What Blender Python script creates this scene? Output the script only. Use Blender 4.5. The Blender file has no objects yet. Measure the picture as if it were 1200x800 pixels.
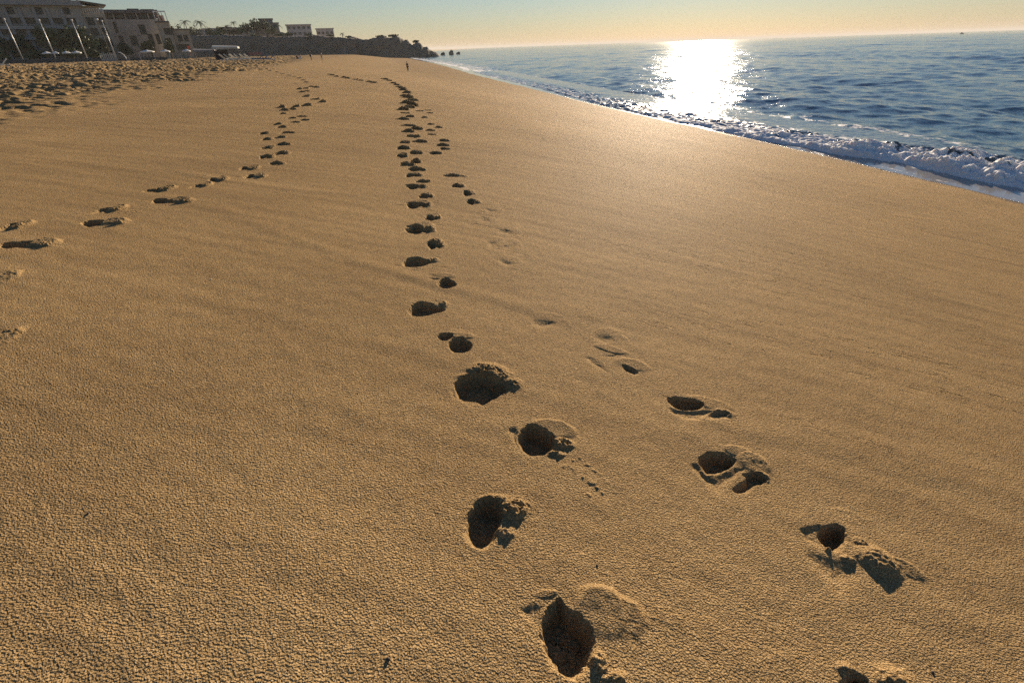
import bpy, bmesh, math, random
import numpy as np
from mathutils import Vector, Matrix

R = math.radians
rng = random.Random(7)
scene = bpy.context.scene
COL = scene.collection

# ------------------------------------------------------------------ camera
CAM_Z = 4.4
FOC, ROLL, PITCH = 575.0, R(1.9), R(30.96)          # focal length in photo pixels (1200 wide)
fw = np.array([0, math.cos(PITCH), -math.sin(PITCH)])
r0 = np.array([1, 0, 0.0]); u0 = np.array([0, math.sin(PITCH), math.cos(PITCH)])
cr = r0*math.cos(ROLL) - u0*math.sin(ROLL)
cu = u0*math.cos(ROLL) + r0*math.sin(ROLL)
cd = bpy.data.cameras.new('camera'); cam = bpy.data.objects.new('camera', cd); COL.objects.link(cam)
cd.sensor_width = 36; cd.lens = 36*FOC/1200; cd.clip_start = 0.05; cd.clip_end = 60000
m = Matrix((cr, cu, -fw)).transposed().to_4x4(); m.translation = (0, 0, CAM_Z)
cam.matrix_world = m
scene.camera = cam

def ray(px, py):
    d = fw*FOC + cr*(px-600) + cu*(400-py)
    return d/np.linalg.norm(d)
def at(px, py, dist):
    """point seen at that place of the photograph, at a horizontal distance"""
    d = ray(px, py); h = math.hypot(d[0], d[1])
    return np.array([0, 0, CAM_Z]) + d*dist/h
def azim(px, py):
    d = ray(px, py); return math.atan2(d[0], d[1])

# ------------------------------------------------------------------ light
SUN_EL, SUN_AZ = R(12.0), R(19.0)                   # azimuth from +Y towards +X
world = bpy.data.worlds.new('World'); scene.world = world; world.use_nodes = True
wn = world.node_tree; bg = wn.nodes['Background']
sky = wn.nodes.new('ShaderNodeTexSky'); sky.sky_type = 'NISHITA'; sky.sun_disc = False
sky.sun_elevation = SUN_EL; sky.sun_rotation = SUN_AZ
sky.air_density = 1.25; sky.dust_density = 0.04; sky.ozone_density = 4.0; sky.altitude = 0
SKY_S = 0.046
tint = wn.nodes.new('ShaderNodeMix'); tint.data_type = 'RGBA'; tint.blend_type = 'MULTIPLY'; tint.inputs[0].default_value = 1
tint.inputs[7].default_value = (.995, .955, 1.07, 1)
wn.links.new(sky.outputs[0], tint.inputs[6]); wn.links.new(tint.outputs[2], bg.inputs[0]); bg.inputs[1].default_value = SKY_S
sl = bpy.data.lights.new('sun', 'SUN'); sl.energy = 5.0; sl.angle = R(0.5); sl.color = (1, 0.81, 0.60)
so = bpy.data.objects.new('sun', sl); COL.objects.link(so)
sdir = Vector((math.sin(SUN_AZ)*math.cos(SUN_EL), math.cos(SUN_AZ)*math.cos(SUN_EL), math.sin(SUN_EL)))
so.rotation_euler = sdir.to_track_quat('Z', 'Y').to_euler()
vs = scene.view_settings
scene.display_settings.display_device = 'sRGB'
vs.view_transform = 'Standard'; vs.look = 'None'; vs.gamma = 1; vs.use_curve_mapping = False
vs.exposure = 0.93
scene.render.engine = 'CYCLES'
scene.cycles.use_denoising = False
scene.cycles.max_bounces = 6; scene.cycles.sample_clamp_indirect = 4; scene.cycles.sample_clamp_direct = 40
scene.cycles.caustics_reflective = False; scene.cycles.caustics_refractive = False

# ------------------------------------------------------------------ numpy noise
def _h(ix, iy, seed):
    h = (ix.astype(np.int64)*374761393 + iy.astype(np.int64)*668265263 + seed*974634541) & 0xffffffff
    h = ((h ^ (h >> 13))*1274126177) & 0xffffffff
    h = ((h ^ (h >> 16))*2246822519) & 0xffffffff
    return h ^ (h >> 15)
_GA = np.arange(64)*2*np.pi/64
_GX, _GY = np.cos(_GA).astype(np.float32), np.sin(_GA).astype(np.float32)
def perlin(x, y, seed=0):
    fx, fy = np.floor(x), np.floor(y); ix, iy = fx.astype(np.int64), fy.astype(np.int64)
    dx, dy = (x-fx).astype(np.float32), (y-fy).astype(np.float32)
    def g(ox, oy):
        k = _h(ix+ox, iy+oy, seed) & 63
        return _GX[k]*(dx-ox) + _GY[k]*(dy-oy)
    ux, uy = dx*dx*dx*(dx*(dx*6-15)+10), dy*dy*dy*(dy*(dy*6-15)+10)
    a = g(0, 0); a = a + (g(1, 0)-a)*ux
    b = g(0, 1); b = b + (g(1, 1)-b)*ux
    return 1.5*(a + (b-a)*uy)
def fbm(x, y, seed=0, n=4, gain=.5):
    s = 0; a = 1; f = 1
    for k in range(n):
        s = s + a*perlin(x*f, y*f, seed+k*17); a *= gain; f *= 2.03
    return s
def worley(x, y, seed=0):
    """distance to the nearest scattered point, and that cell's random number"""
    ix, iy = np.floor(x).astype(np.int64), np.floor(y).astype(np.int64)
    best = np.full(np.shape(x), 9.0); rnd = np.zeros(np.shape(x))
    for ox in (-1, 0, 1):
        for oy in (-1, 0, 1):
            h = _h(ix+ox, iy+oy, seed)
            qx = ix+ox+(h & 1023)/1023.0; qy = iy+oy+((h >> 10) & 1023)/1023.0
            d = np.hypot(qx-x, qy-y); k = d < best
            best = np.where(k, d, best); rnd = np.where(k, ((h >> 20) & 1023)/1023.0, rnd)
    return best, rnd
def sstep(a, b, x):
    t = np.clip((x-a)/(b-a), 0, 1); return t*t*(3-2*t)

# ------------------------------------------------------------------ lie of the land (sea level z = 0)
def smooth(v, sig):
    k = np.arange(-4*sig, 4*sig+1); w = np.exp(-.5*(k/sig)**2); w /= w.sum()
    p = int(4*sig); lo = 2*v[0]-v[p:0:-1]; hi = 2*v[-1]-v[-2:-p-2:-1]
    return np.convolve(np.concatenate([lo, v, hi]), w, 'valid')
_SH = np.array([(-6, 14.6), (5, 15.3), (11, 15.5), (14.5, 15.4), (16.8, 14.8), (20, 13.95), (23, 13.5), (25.6, 12.9), (28.5, 12), (38.3, 9.6), (45.5, 7.8), (58, 5.3), (79, 1.2),
                (101, -3.4), (140, -10.8), (184, -19.2), (246, -33), (297, -45), (395, -66), (467, -94), (700, -190)])
_v = np.linspace(math.log(4), math.log(760), 1200)
_xs = smooth(np.interp(np.exp(_v)-10, _SH[:, 0], _SH[:, 1]), 24)
def shore_x(y): return np.interp(np.log(np.maximum(y, -5.9)+10), _v, _xs)
def shore_s(x, y):
    """distance from the water's edge, positive up the beach"""
    dx = (shore_x(y+.5)-shore_x(y-.5))
    return (shore_x(y)-x)/np.sqrt(1+dx*dx)
_ss = np.linspace(-40, 600, 2561)
def _prof(p):
    p = np.array(p); return smooth(np.interp(_ss, p[:, 0], p[:, 1]), 9)
_G1 = _prof([(-40, -6), (0, 0), (8, 1.47), (15.4, 2.9), (19, 3.22), (25, 3.5), (40, 3.78), (90, 4.1), (140, 4.36), (300, 4.6), (600, 5)])
_G2 = _prof([(-40, -6), (0, 0), (13.6, .75), (22, 1.9), (32, 3.1), (50, 3.55), (90, 3.95), (140, 4.32), (300, 4.6), (600, 5)])
def land(x, y):
    s = shore_s(x, y); w = sstep(15, 110, y)
    return np.interp(s, _ss, _G1)*(1-w) + np.interp(s, _ss, _G2)*w
SD = R(-17)                                          # direction of the wind and wash streaks
def streak_uv(x, y): return x*math.cos(SD)+y*math.sin(SD), -x*math.sin(SD)+y*math.cos(SD)
def churn_mask(x, y):
    s = shore_s(x, y)
    return sstep(-1.5, 3.2, s - (25.5 + (y-12)*.09) + 2.2*perlin(x/5, y/5, 91) + 1.2*perlin(x/1.7, y/1.7, 92))
def relief(x, y, cell):
    """small relief of the open sand; cell = local mesh spacing, finer detail is left out where it cannot be drawn"""
    u, v = streak_uv(x, y)
    z = .026*perlin(x/4.1, y/4.1, 1) + .007*perlin(x/1.3, y/1.3, 2)
    z += .0017*perlin(u/3.5, v/.45, 3)
    z += .0020*perlin(u/1.3, v/.13, 4)*np.clip(1.6-cell/.06, 0, 1)
    z += .0020*perlin(x/.11, y/.11, 5)*np.clip(1.5-cell/.03, 0, 1)
    z += .0016*perlin(x/.034, y/.034, 6)*np.clip(1.5-cell/.012, 0, 1)
    z += .0012*perlin(x/.017, y/.017, 8)*np.clip(1.5-cell/.007, 0, 1)
    # long wash lines left by the last high water
    rl = 1-np.abs(perlin(u/6, v/1.9, 7)); z += .004*sstep(.90, 1.0, rl)*sstep(-.1, .4, perlin(x/5, y/5, 9))
    c = churn_mask(x, y); k = np.nonzero(c > .002)
    xx, yy = x[k], y[k]
    d1, q1 = worley(xx/.42, yy/.38, 11); d2, q2 = worley(xx/.27, yy/.27, 12)
    pit = -.145*(1-sstep(.10, .50, d1))*(.45+q1) - .07*(1-sstep(.1, .5, d2))*q2
    zz = pit + .11*perlin(xx/1.5, yy/1.1, 13) + .08*perlin(xx/.45, yy/.45, 14) + .16*perlin(xx/7, yy/5, 15)
    z[k] += c[k]*zz*(.85+.5*perlin(xx/14, yy/9, 16))*(1+.6*sstep(20, 60, yy))
    return z

def ground_hit(px, py):
    d = ray(px, py); t = np.geomspace(.6, 900, 6000)
    P = np.array([0, 0, CAM_Z])[None] + d[None]*t[:, None]
    below = np.nonzero(P[:, 2] < land(P[:, 0], P[:, 1]))[0]
    if not len(below): return P[-1][:2]
    a, b = t[max(below[0]-1, 0)], t[below[0]]
    for _ in range(20):
        c = .5*(a+b); q = np.array([0, 0, CAM_Z])+d*c
        if q[2] < land(q[0:1], q[1:2])[0]: b = c
        else: a = c
    q = np.array([0, 0, CAM_Z])+d*b
    return q[:2]

# ------------------------------------------------------------------ footprints: holes and thrown-up sand, in metres
class Foot:
    def __init__(s, label, group=None): s.prims = []; s.label = label; s.group = group
    def hole(s, poly, depth, w=.035):
        if depth < .03: depth *= .55; w = max(w, .035)
        p = np.array(poly, float); c_ = p[:, 1].mean(); p[:, 1] = np.where(p[:, 1] < c_, c_+(p[:, 1]-c_)*1.2, p[:, 1]); s.prims.append(('h', p, depth, w)); return s
    def mound(s, c, rx, ry, rot, h, rough=0.0):
        s.prims.append(('m', np.array(c), rx, ry, rot, h*.58, rough)); return s
    def bounds(s):
        lo, hi = [], []
        for p in s.prims:
            if p[0] == 'h': lo.append(p[1].min(0)-.02); hi.append(p[1].max(0)+.02)
            else:
                r = max(p[2], p[3])*1.05; lo.append(p[1]-r); hi.append(p[1]+r)
        return np.min(lo, 0), np.max(hi, 0)
    def D(s, x, y):
        hole = np.zeros(np.shape(x)); up = np.zeros(np.shape(x))
        n1 = perlin(x/.045, y/.045, 31); n2 = perlin(x/.018, y/.018, 32)
        for p in s.prims:
            if p[0] == 'h':
                d = inside_dist(x + .007*n1 + .004*n2, y + .007*perlin(x/.05, y/.05, 33) + .004*perlin(x/.02, y/.02, 34), p[1])
                cy_ = p[1][:, 1].mean(); side = np.clip((cy_-y)/(.5*np.ptp(p[1][:, 1])+1e-6), 0, 1)
                k = sstep(0, p[3]*(1+2.0*side), d); hole = np.minimum(hole, -p[2]*k*(1 + .10*n1*k + .05*n2*k))
            else:
                c, s_ = math.cos(p[4]), math.sin(p[4]); dx, dy = x-p[1][0], y-p[1][1]
                a, b = (dx*c+dy*s_)/p[2], (-dx*s_+dy*c)/p[3]
                r = np.sqrt(a*a+b*b) + (.10+.25*min(p[6], 1))*n1*.6
                k = 1-sstep(.25, 1.0, r) if p[6] >= .35 else (1-sstep(.62, 1.0, r))*(.52+.48*np.clip(dy/max(p[2], p[3])*1.1+dx/max(p[2], p[3])*.3, -1, 1))
                lump = 1 + p[6]*(.9*n1 + .7*n2)
                up = np.maximum(up, p[5]*k*np.maximum(lump, .05))
        return hole + up*(1-sstep(0, .012, -hole))
def inside_dist(x, y, poly):
    """distance to the outline inside a polygon, 0 outside"""
    dmin = np.full(np.shape(x), 9.0); ins = np.zeros(np.shape(x), bool)
    n = len(poly)
    for i in range(n):
        ax, ay = poly[i]; bx, by = poly[(i+1) % n]
        ex, ey = bx-ax, by-ay; L = ex*ex+ey*ey+1e-12
        t = np.clip(((x-ax)*ex+(y-ay)*ey)/L, 0, 1)
        dmin = np.minimum(dmin, np.hypot(x-ax-t*ex, y-ay-t*ey))
        if ay != by:
            c = ((ay > y) != (by > y)) & (x < (bx-ax)*(y-ay)/(by-ay)+ax); ins ^= c
    return np.where(ins, dmin, 0)
def rounded(poly, it=2):
    p = np.array(poly, float)
    for _ in range(it):
        q = np.roll(p, -1, 0); p = np.stack([.75*p+.25*q, .25*p+.75*q], 1).reshape(-1, 2)
    return p
def gp(pts, ox=0, oy=0, sc=1.0, it=2):
    return rounded([ground_hit(ox+x/sc, oy+y/sc) for x, y in pts], it)
G = ground_hit
FEET = []
TA, TB, TC = 'footprints of the main central trail', 'footprints of the right hand trail', 'footprints of the left hand trail'
def foot(label, group): f = Foot(label, group); FEET.append(f); return f

f = foot('largest deep oval footprint at the bottom edge with a smooth domed mound beside it', TA)
f.hole(gp([(250,430),(290,360),(345,310),(375,285),(410,320),(455,370),(520,410),(565,460),(583,530),(580,610),(560,680),(520,735),(450,755),(380,735),(320,690),(285,620),(255,530)], 580, 640, 5), .085, .03)
f.hole(gp([(125,345),(220,320),(330,300),(300,380),(290,560),(240,540),(190,460),(135,390)], 580, 640, 5), .014, .02)
pass
f.mound(G(706, 716), .115, .115, 0, .045).mound(G(730, 722), .10, .09, 0, .034)
f.mound(G(702, 775), .035, .045, 0, .028, .9).mound(G(722, 794), .06, .03, 0, .02, .9).mound(G(640, 694), .05, .018, .2, .014)
f = foot('footprint with a lit sand ledge across its hole, second up from the bottom edge', TA)
f.hole(gp([(160,630),(180,560),(220,500),(270,478),(330,488),(362,520),(362,570),(345,620),(330,670),(295,708),(245,716),(195,695),(168,660)], 500, 460, 4), .075, .032)
pass
f.mound(G(560, 615), .055, .018, .1, .03, .4)
f.mound(G(603, 594), .085, .075, .3, .040, 1.0).mound(G(594, 622), .05, .05, 0, .022, .8).mound(G(580, 582), .10, .035, .1, .022, .5)
f = foot('diamond shaped footprint with a smooth crescent mound above and crumbs scattered to its right', TA)
f.hole(gp([(415,190),(450,150),(483,125),(520,145),(590,175),(608,215),(592,258),(530,277),(460,272),(430,235)], 500, 460, 4), .08, .03)
f.hole(gp([(352,145),(420,140),(440,165),(430,235),(470,285),(530,290),(600,270),(625,280),(560,305),(460,290),(400,225)], 500, 460, 4), .02, .016)
f.mound(G(648, 499), .135, .085, -.1, .040).mound(G(660, 516), .075, .05, 0, .03, 1.0).mound(G(652, 529), .06, .03, 0, .02, .8)
for cx, cy, r_ in [(663,543,.03),(671,546,.022),(688,541,.02),(697,548,.022),(694,562,.035),(703,552,.018),(690,577,.02),(700,568,.018),(680,533,.018),(683,556,.014),(706,574,.014),(672,536,.013)]:
    f.mound(G(cx, cy), r_, r_*.7, cx, .006, .9)
f = foot('wide footprint with crumbly golden crust thrown up along its far rim', TA)
f.hole(gp([(360,470),(390,440),(450,420),(490,415),(560,440),(620,465),(622,495),(590,520),(540,540),(500,568),(470,542),(400,542),(365,512)], 440, 330, 4), .075, .032)
f.hole(gp([(335,500),(365,480),(400,535),(470,540),(500,560),(470,570),(380,558)], 440, 330, 4), .018, .018)
f.mound(G(574, 434), .17, .12, -.1, .046, .6).mound(G(602, 446), .07, .07, 0, .03, .9).mound(G(548, 438), .09, .04, .2, .02, .5)
f = foot('small round footprint with a second toe scrape at its upper left', TA)
f.hole(gp([(330,285),(360,255),(400,250),(440,265),(460,290),(450,312),(410,324),(360,320),(338,302)], 440, 330, 4), .06, .03)
f.hole(gp([(275,243),(320,228),(380,238),(345,268),(300,266)], 440, 330, 4), .035, .02)
f.mound(G(540, 391), .10, .05, 0, .018, .3)
f = foot('kidney shaped footprint, deep at left and crumbling at its right end', TA)
f.hole(gp([(146,132),(158,108),(185,90),(215,84),(250,90),(285,104),(312,116),(338,128),(296,138),(255,147),(210,153),(172,150),(152,143)], 440, 330, 4), .065, .032)
f.mound(G(520, 355), .05, .07, 0, .02, .9)
f = foot('oval footprint with a thin lit line curling over its top', TA)
f.hole(gp([(450,655),(500,620),(545,632),(584,660),(560,682),(510,688),(468,678)], 420, 200, 5), .05, .03)
f.hole(gp([(385,630),(450,622),(500,632),(440,645)], 420, 200, 5), .02, .02)
f.mound(G(520, 322), .12, .05, 0, .016, .2)
f = foot('long low footprint tapering into a crumbly tail on its right', TA)
f.hole(gp([(247,540),(280,508),(340,500),(400,520),(440,538),(400,552),(320,565),(262,557)], 420, 200, 5), .06, .035)
f.mound(G(508, 305), .07, .07, -.2, .02, .9)

def generic(label, group, px, py, wpx, depth=.055, back=.030, right=.028, seed=0, soft=1.0, long_=1.0, style='A'):
    """style A: punched hole with a crumbly tail; C: hole at the left, smooth lit mound at the right; M: mound only"""
    q = G(px, py); rr = random.Random(seed*31+int(px*7+py*13))
    half = .46*wpx/(FOC/max(.3, float(np.dot(np.append(q, land(q[0:1], q[1:2])[0]-CAM_Z), fw))))
    half = min(max(half, .08), .20); ry = (.08+.035*rr.random())*long_
    tilt = rr.uniform(-.3, .3); f = foot(label, group)
    def blob(cx, cy, rx, ry_, n=15, wob=.16):
        pts = []; p1, p2 = rr.random()*6.3, rr.random()*6.3
        for i in range(n):
            a = 2*math.pi*i/n; rad = 1+wob*math.sin(2*a+p1)+wob*.8*math.sin(3*a+p2)+rr.uniform(-.07, .07)
            x, y = rx*rad*math.cos(a), ry_*rad*math.sin(a)
            pts.append((cx+x*math.cos(tilt)-y*math.sin(tilt), cy+x*math.sin(tilt)+y*math.cos(tilt)))
        return rounded(pts, 1)
    if style == 'A':
        f.hole(blob(q[0]-half*.15, q[1], half*rr.uniform(.72, .9), ry), depth, .03*soft+.008)
        if soft < 1.2:
            f.hole(blob(q[0]+half*rr.uniform(.55, .8), q[1]-.02*rr.random(), half*.45, ry*.55, 9), depth*.55, .035)
            if rr.random() < .5: f.hole(blob(q[0]-half*.7, q[1]+ry*rr.uniform(.3, .9), half*.35, ry*.35, 8), depth*.4, .025)
        rough = .9 if soft < 1.5 else .1
        f.mound((q[0]+half*.9, q[1]+.03), half*.6, ry*.9, tilt, right*rr.uniform(.6, 1.2), rough)
        f.mound((q[0]+half*.2, q[1]+ry*1.15), half*1.1, ry*.8, tilt, back*rr.uniform(.5, 1.2), rough*rr.uniform(.2, .7))
    elif style == 'C':
        f.hole(blob(q[0]-half*.45, q[1], half*.55, ry*1.1), depth, .035)
        f.hole(blob(q[0]+half*.1, q[1]-ry*.5, half*.7, ry*.5), depth*.45, .05)
        f.mound((q[0]+half*.5, q[1]+ry*.35), half*.75, ry*1.5, tilt, .05, .15)
        f.mound((q[0]+half*.8, q[1]+ry*.1), half*.4, ry*.8, tilt, .04, .9)
    else:
        f.mound((q[0], q[1]), half*1.1, ry*1.6, tilt, .03, .3); f.mound((q[0]-half*.3, q[1]), half*.5, ry*.8, tilt, .018, .6)
    return f
# main trail, from near to far
main = [(508,288,20,'small footprint just above the one with the crumbly tail'), (489,269,34,'dark wide footprint level with the faint pair on the right trail'),
        (505,256,17,'small pointed footprint right of the main trail centre, above the wide dark one'), (488,241,30,'dark footprint below the flattened pair in the middle of the main trail'),
        (498,231,15,'small upper footprint of the close pair in mid trail'), (485,219,26,'broad footprint at the foot of the crowded stretch'),
        (495,213,13,'tiny footprint at the right edge of the crowded stretch'), (483,205,20,'ragged footprint at the start of the crowded stretch')]
for px, py, w, lab in main: generic(lab, TA, px, py, w, .06, .032, .034, seed=1)
far_a = [(486,198,22),(475,192,19),(486,189,13),(470,182,13),(486,179,17),(471,173,16),(473,166,13),(491,165,17),(482,159,18),(477,154,15),(486,151,16),(477,147,18),(471,140,15),(479,137,12),(473,133,13),
         (470,129,12),(477,126,11),(481,124,11),(474,121,10),(481,118,10),(476,115,9),(473,113,9),(475,109,9),(471,106,9),(469,104,8),(466,102,8),(463,99.5,8),(459,97.5,8),(455,95,8),(451,93.5,8),(447,92.6,8),
         (437,91.5,9),(433,91,8),(423,89.6,9),(417,88.8,8),(407,87.5,9),(402,86.8,8),(392,84.7,8),(387,83.5,7)]
# generic positions of the far trail follow the dark line seen up the beach
far_a = far_a[:31] + [(436,97.0,9),(431,96.2,9),(421,94.5,9),(415,93.4,9),(406,92.4,9),(401,91.6,9),(393,90.4,8),(388,88.8,8),(384,87.4,7)]
for i, (px, py, w) in enumerate(far_a):
    generic('small dark footprint in the crowded upper stretch of the main trail', TA+', upper stretch', px, py, max(w, 10) if py > 130 else 16, .11 if py < 130 else .07, *((.13, .11) if py < 130 else (.06, .05)), seed=2, long_=1.0 if py > 130 else 2.0)

# right trail: near, deep ones
f = foot('deep round hole footprint left of the tallest mound, lowest whole one on the right', TB)
f.hole(gp([(185,200),(235,168),(290,172),(322,215),(305,262),(272,284),(230,262),(192,232)], 900, 560, 3.3333), .08, .035)
f.hole(gp([(115,185),(160,168),(230,170),(240,250),(260,310),(220,315),(190,255),(140,235)], 900, 560, 3.3333), .018, .03)
f.hole(gp([(110,270),(200,260),(300,310),(390,330),(375,400),(385,470),(300,492),(215,460),(180,370)], 900, 560, 3.3333), .029, .10)
f.mound(G(1030, 656), .115, .10, -.5, .050, .36).mound(G(1062, 664), .085, .05, -.6, .022, .3).mound(G(995, 603), .12, .05, -.3, .007, .1)
f.mound(G(1010, 635), .045, .04, -.3, .022, .8).mound(G(995, 653), .04, .02, -.3, .018, .8).mound(G(972, 641), .03, .014, .3, .02, .5)
f = foot('double footprint of two dark pits split by a lit ridge', TB)
f.hole(gp([(380,570),(440,532),(500,527),(580,550),(630,580),(600,622),(540,648),(480,658),(430,662),(408,620)], 740, 420, 5), .075, .035)
f.hole(gp([(640,660),(720,640),(825,695),(790,718),(710,735),(695,768),(620,772),(565,742),(640,712),(680,690)], 740, 420, 5), .04, .022)
f.hole(gp([(330,600),(400,590),(440,670),(520,660),(640,610),(690,640),(600,700),(540,790),(470,770),(400,690)], 740, 420, 5), .022, .03)
f.mound(G(884, 540), .10, .09, -.6, .030, .2).mound(G(866, 527), .09, .05, -.2, .024, .1).mound(G(893, 555), .06, .05, 0, .022, .9)
f = foot('slanted footprint with a lit scoop running down to its right', TB)
f.hole(gp([(195,212),(260,203),(330,215),(435,247),(432,272),(390,292),(270,288),(228,256)], 740, 420, 5), .06, .035)
f.hole(gp([(420,312),(500,292),(600,310),(560,345),(430,352)], 740, 420, 5), .028, .022)
f.hole(gp([(195,260),(260,280),(400,285),(500,290),(430,350),(330,360),(240,320)], 740, 420, 5), .02, .03)
f.mound(G(832, 470), .16, .07, -.3, .022, .15).mound(G(848, 481), .08, .05, -.2, .020, .5)
f = foot('footprint cut by the bottom edge of the view on the right', TB)
f.hole(gp([(984,792),(1000,782),(1018,790),(1024,808),(1000,830),(982,812)]), .07, .04)
f.mound(G(1052, 800), .10, .08, 0, .03, .6).mound(G(992, 782), .05, .03, 0, .018, .5)
f = foot('half filled footprint ringed by soft ridges, above the slanted one', TB)
f.hole(gp([(330,290),(400,280),(520,340),(620,400),(560,450),(470,420),(360,350)], 700, 400, 11.94), .038, .05)
f.hole(gp([(-20,150),(120,140),(300,130),(300,190),(80,200)], 700, 400, 11.94), .018, .05)
f.hole(gp([(-240,160),(-60,160),(160,330),(330,480),(240,500),(60,380),(-160,260)], 700, 400, 11.94), .016, .06)
f.mound(G(742, 424), .13, .08, -.3, .024, .15).mound(G(716, 406), .14, .05, -.3, .020, .1)
soft = [(640,378,44,'blurred shallow footprint, fourth down from the top of the soft row'), (712,396,38,'faint footprint dent right of the crumbly crust'), (595,309,26,'thin dark crescent footprint at the level of the long low one'),
        (578,288,26,'soft footprint with a double dent, left one of two'), (598,291,18,'faint footprint beside the soft double dent'), (594,273,24,'slim shaded footprint above the soft double dent'),
        (568,259,20,'soft dark footprint on the left of the faint middle pair'), (576,248,20,'soft footprint on the right of the faint middle pair')]
for px, py, w, lab in soft: generic(lab, TB, px, py, w*1.1, .022, .008, .010, seed=3, soft=3.0, long_=1.2)
for px, py, w, lab in [(553,238,18,'small dark footprint under the bold one on the right trail'), (548,228,16,'narrow footprint under the slim one on the right trail'), (536,219,16,'slim footprint just below the boldest one of the faint row'), (531,206,28,'boldest dark footprint at the head of the faint row')]:
    generic(lab, TB, px, py, w, .05, .018, .02, seed=4, soft=1.4)
for px, py, w in [(509,179,16),(520,174,14),(517,169.5,16),(519,164,14),(505,157,12),(503,152.5,12),(504,145.5,10),(513,149,10),(490,130.5,11),(500,129.5,10),(503,133,9),(497,138,9)]:
    generic('faint small footprint right of the crowded stretch of the main trail', TB+', faint upper ones', px, py, w, .05, .03, .03, seed=5, soft=1.2)
# left trail
for px, py, w, lab in [(31,287,60,'big footprint with a lit mound on its right, near the left edge'), (12,266,30,'flat dark footprint at the left edge'), (4,327,30,'sunlit mound of a footprint cut by the left edge'), (-2,398,26,'lowest footprint cut by the left edge'),
                       (119,261,50,'long footprint of the left trail with a pale crest at its right end'), (127,245,26,'small footprint above the long pale crested one'), (199,235,48,'footprint with a long lit tongue of sand to its right'),
                       (185,221,26,'dark footprint above the one with the lit tongue'), (234,216,20,'thin slit footprint, lower of the pair'), (253,209,22,'thin slit footprint, upper of the pair'),
                       (297,204.5,26,'bold dark footprint at the foot of the distant left row'), (290,195.6,22,'bold dark footprint one step above, left of its row')]:
    generic(lab, TC, px, py, w, .055, .024, .034, seed=6, style='M' if (py in (327, 398)) else 'C')
for px, py, w in [(322,190,18),(310,183,18),(328,179,17),(312,173,13),(330,169,18),(327,161.5,13),(311,163.5,12),(308,157,12),(335,156,19),(329,149.5,12),(324,146,11),(355,141,13),(345,143.5,12),(341,138.5,10),(352,136.5,14),
                  (331,129.5,13),(341,128.5,11),(330,133,10),(328,126,10),(345,125,11),(357,124,13),(368,117,12),(376,119.8,11),(357,114,10),(352,109,10),(357,108,10),(349,105,9),(356,104,9),(363,101.5,10),(369,102.5,9),(357,97,8),(354,94.5,8),(349,92,8),(343,90,8),(337,88.5,7),(330,86.5,7),(323,84.5,7),(315,83,7)]:
    generic('small dark footprint in the far upper row of the left trail', TC+', upper row', px, py, w, .065, .035 if py > 130 else .08, .03 if py > 130 else .06, seed=7, long_=1.0 if py > 125 else 1.6)
BB = [f.bounds() for f in FEET]

# ------------------------------------------------------------------ materials
def new_mat(name):
    mt = bpy.data.materials.new(name); mt.use_nodes = True; nt = mt.node_tree
    return mt, nt, nt.nodes, nt.nodes['Principled BSDF'], nt.nodes['Material Output']
def N(nt, t, **k):
    n = nt.nodes.new(t)
    for a, b in k.items():
        if a.startswith('i_'): n.inputs[a[2:].replace('_', ' ')].default_value = b
        else: setattr(n, a, b)
    return n
def ramp(nt, fac, stops):
    n = nt.nodes.new('ShaderNodeValToRGB'); e = n.color_ramp.elements
    while len(e) < len(stops): e.new(.5)
    for i, (p, c) in enumerate(stops): e[i].position = p; e[i].color = (*c, 1) if len(c) == 3 else c
    nt.links.new(fac, n.inputs[0]); return n.outputs[0]
def noise_tex(nt, vec, scale, detail=3, rough=.55):
    n = N(nt, 'ShaderNodeTexNoise'); n.inputs['Scale'].default_value = scale
    n.inputs['Detail'].default_value = detail; n.inputs['Roughness'].default_value = rough
    nt.links.new(vec, n.inputs['Vector']); return n.outputs[0]
def mixc(nt, fac, a, b, mode='MIX'):
    n = nt.nodes.new('ShaderNodeMix'); n.data_type = 'RGBA'; n.blend_type = mode
    for s, v in ((n.inputs[0], fac), (n.inputs[6], a), (n.inputs[7], b)):
        if hasattr(v, 'is_linked'): nt.links.new(v, s)
        else: s.default_value = v if not isinstance(v, tuple) else (*v, 1)
    return n.outputs[2]
def mathn(nt, op, a, b=None, c=None):
    n = nt.nodes.new('ShaderNodeMath'); n.operation = op
    for s, v in zip(n.inputs, (a, b, c)):
        if v is None: continue
        if hasattr(v, 'is_linked'): nt.links.new(v, s)
        else: s.default_value = v
    return n.outputs[0]
def bump(nt, h, dist, strength=1.0, prev=None):
    n = nt.nodes.new('ShaderNodeBump'); n.inputs['Strength'].default_value = strength; n.inputs['Distance'].default_value = dist
    nt.links.new(h, n.inputs['Height'])
    if prev is not None: nt.links.new(prev, n.inputs['Normal'])
    return n.outputs[0]

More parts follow.
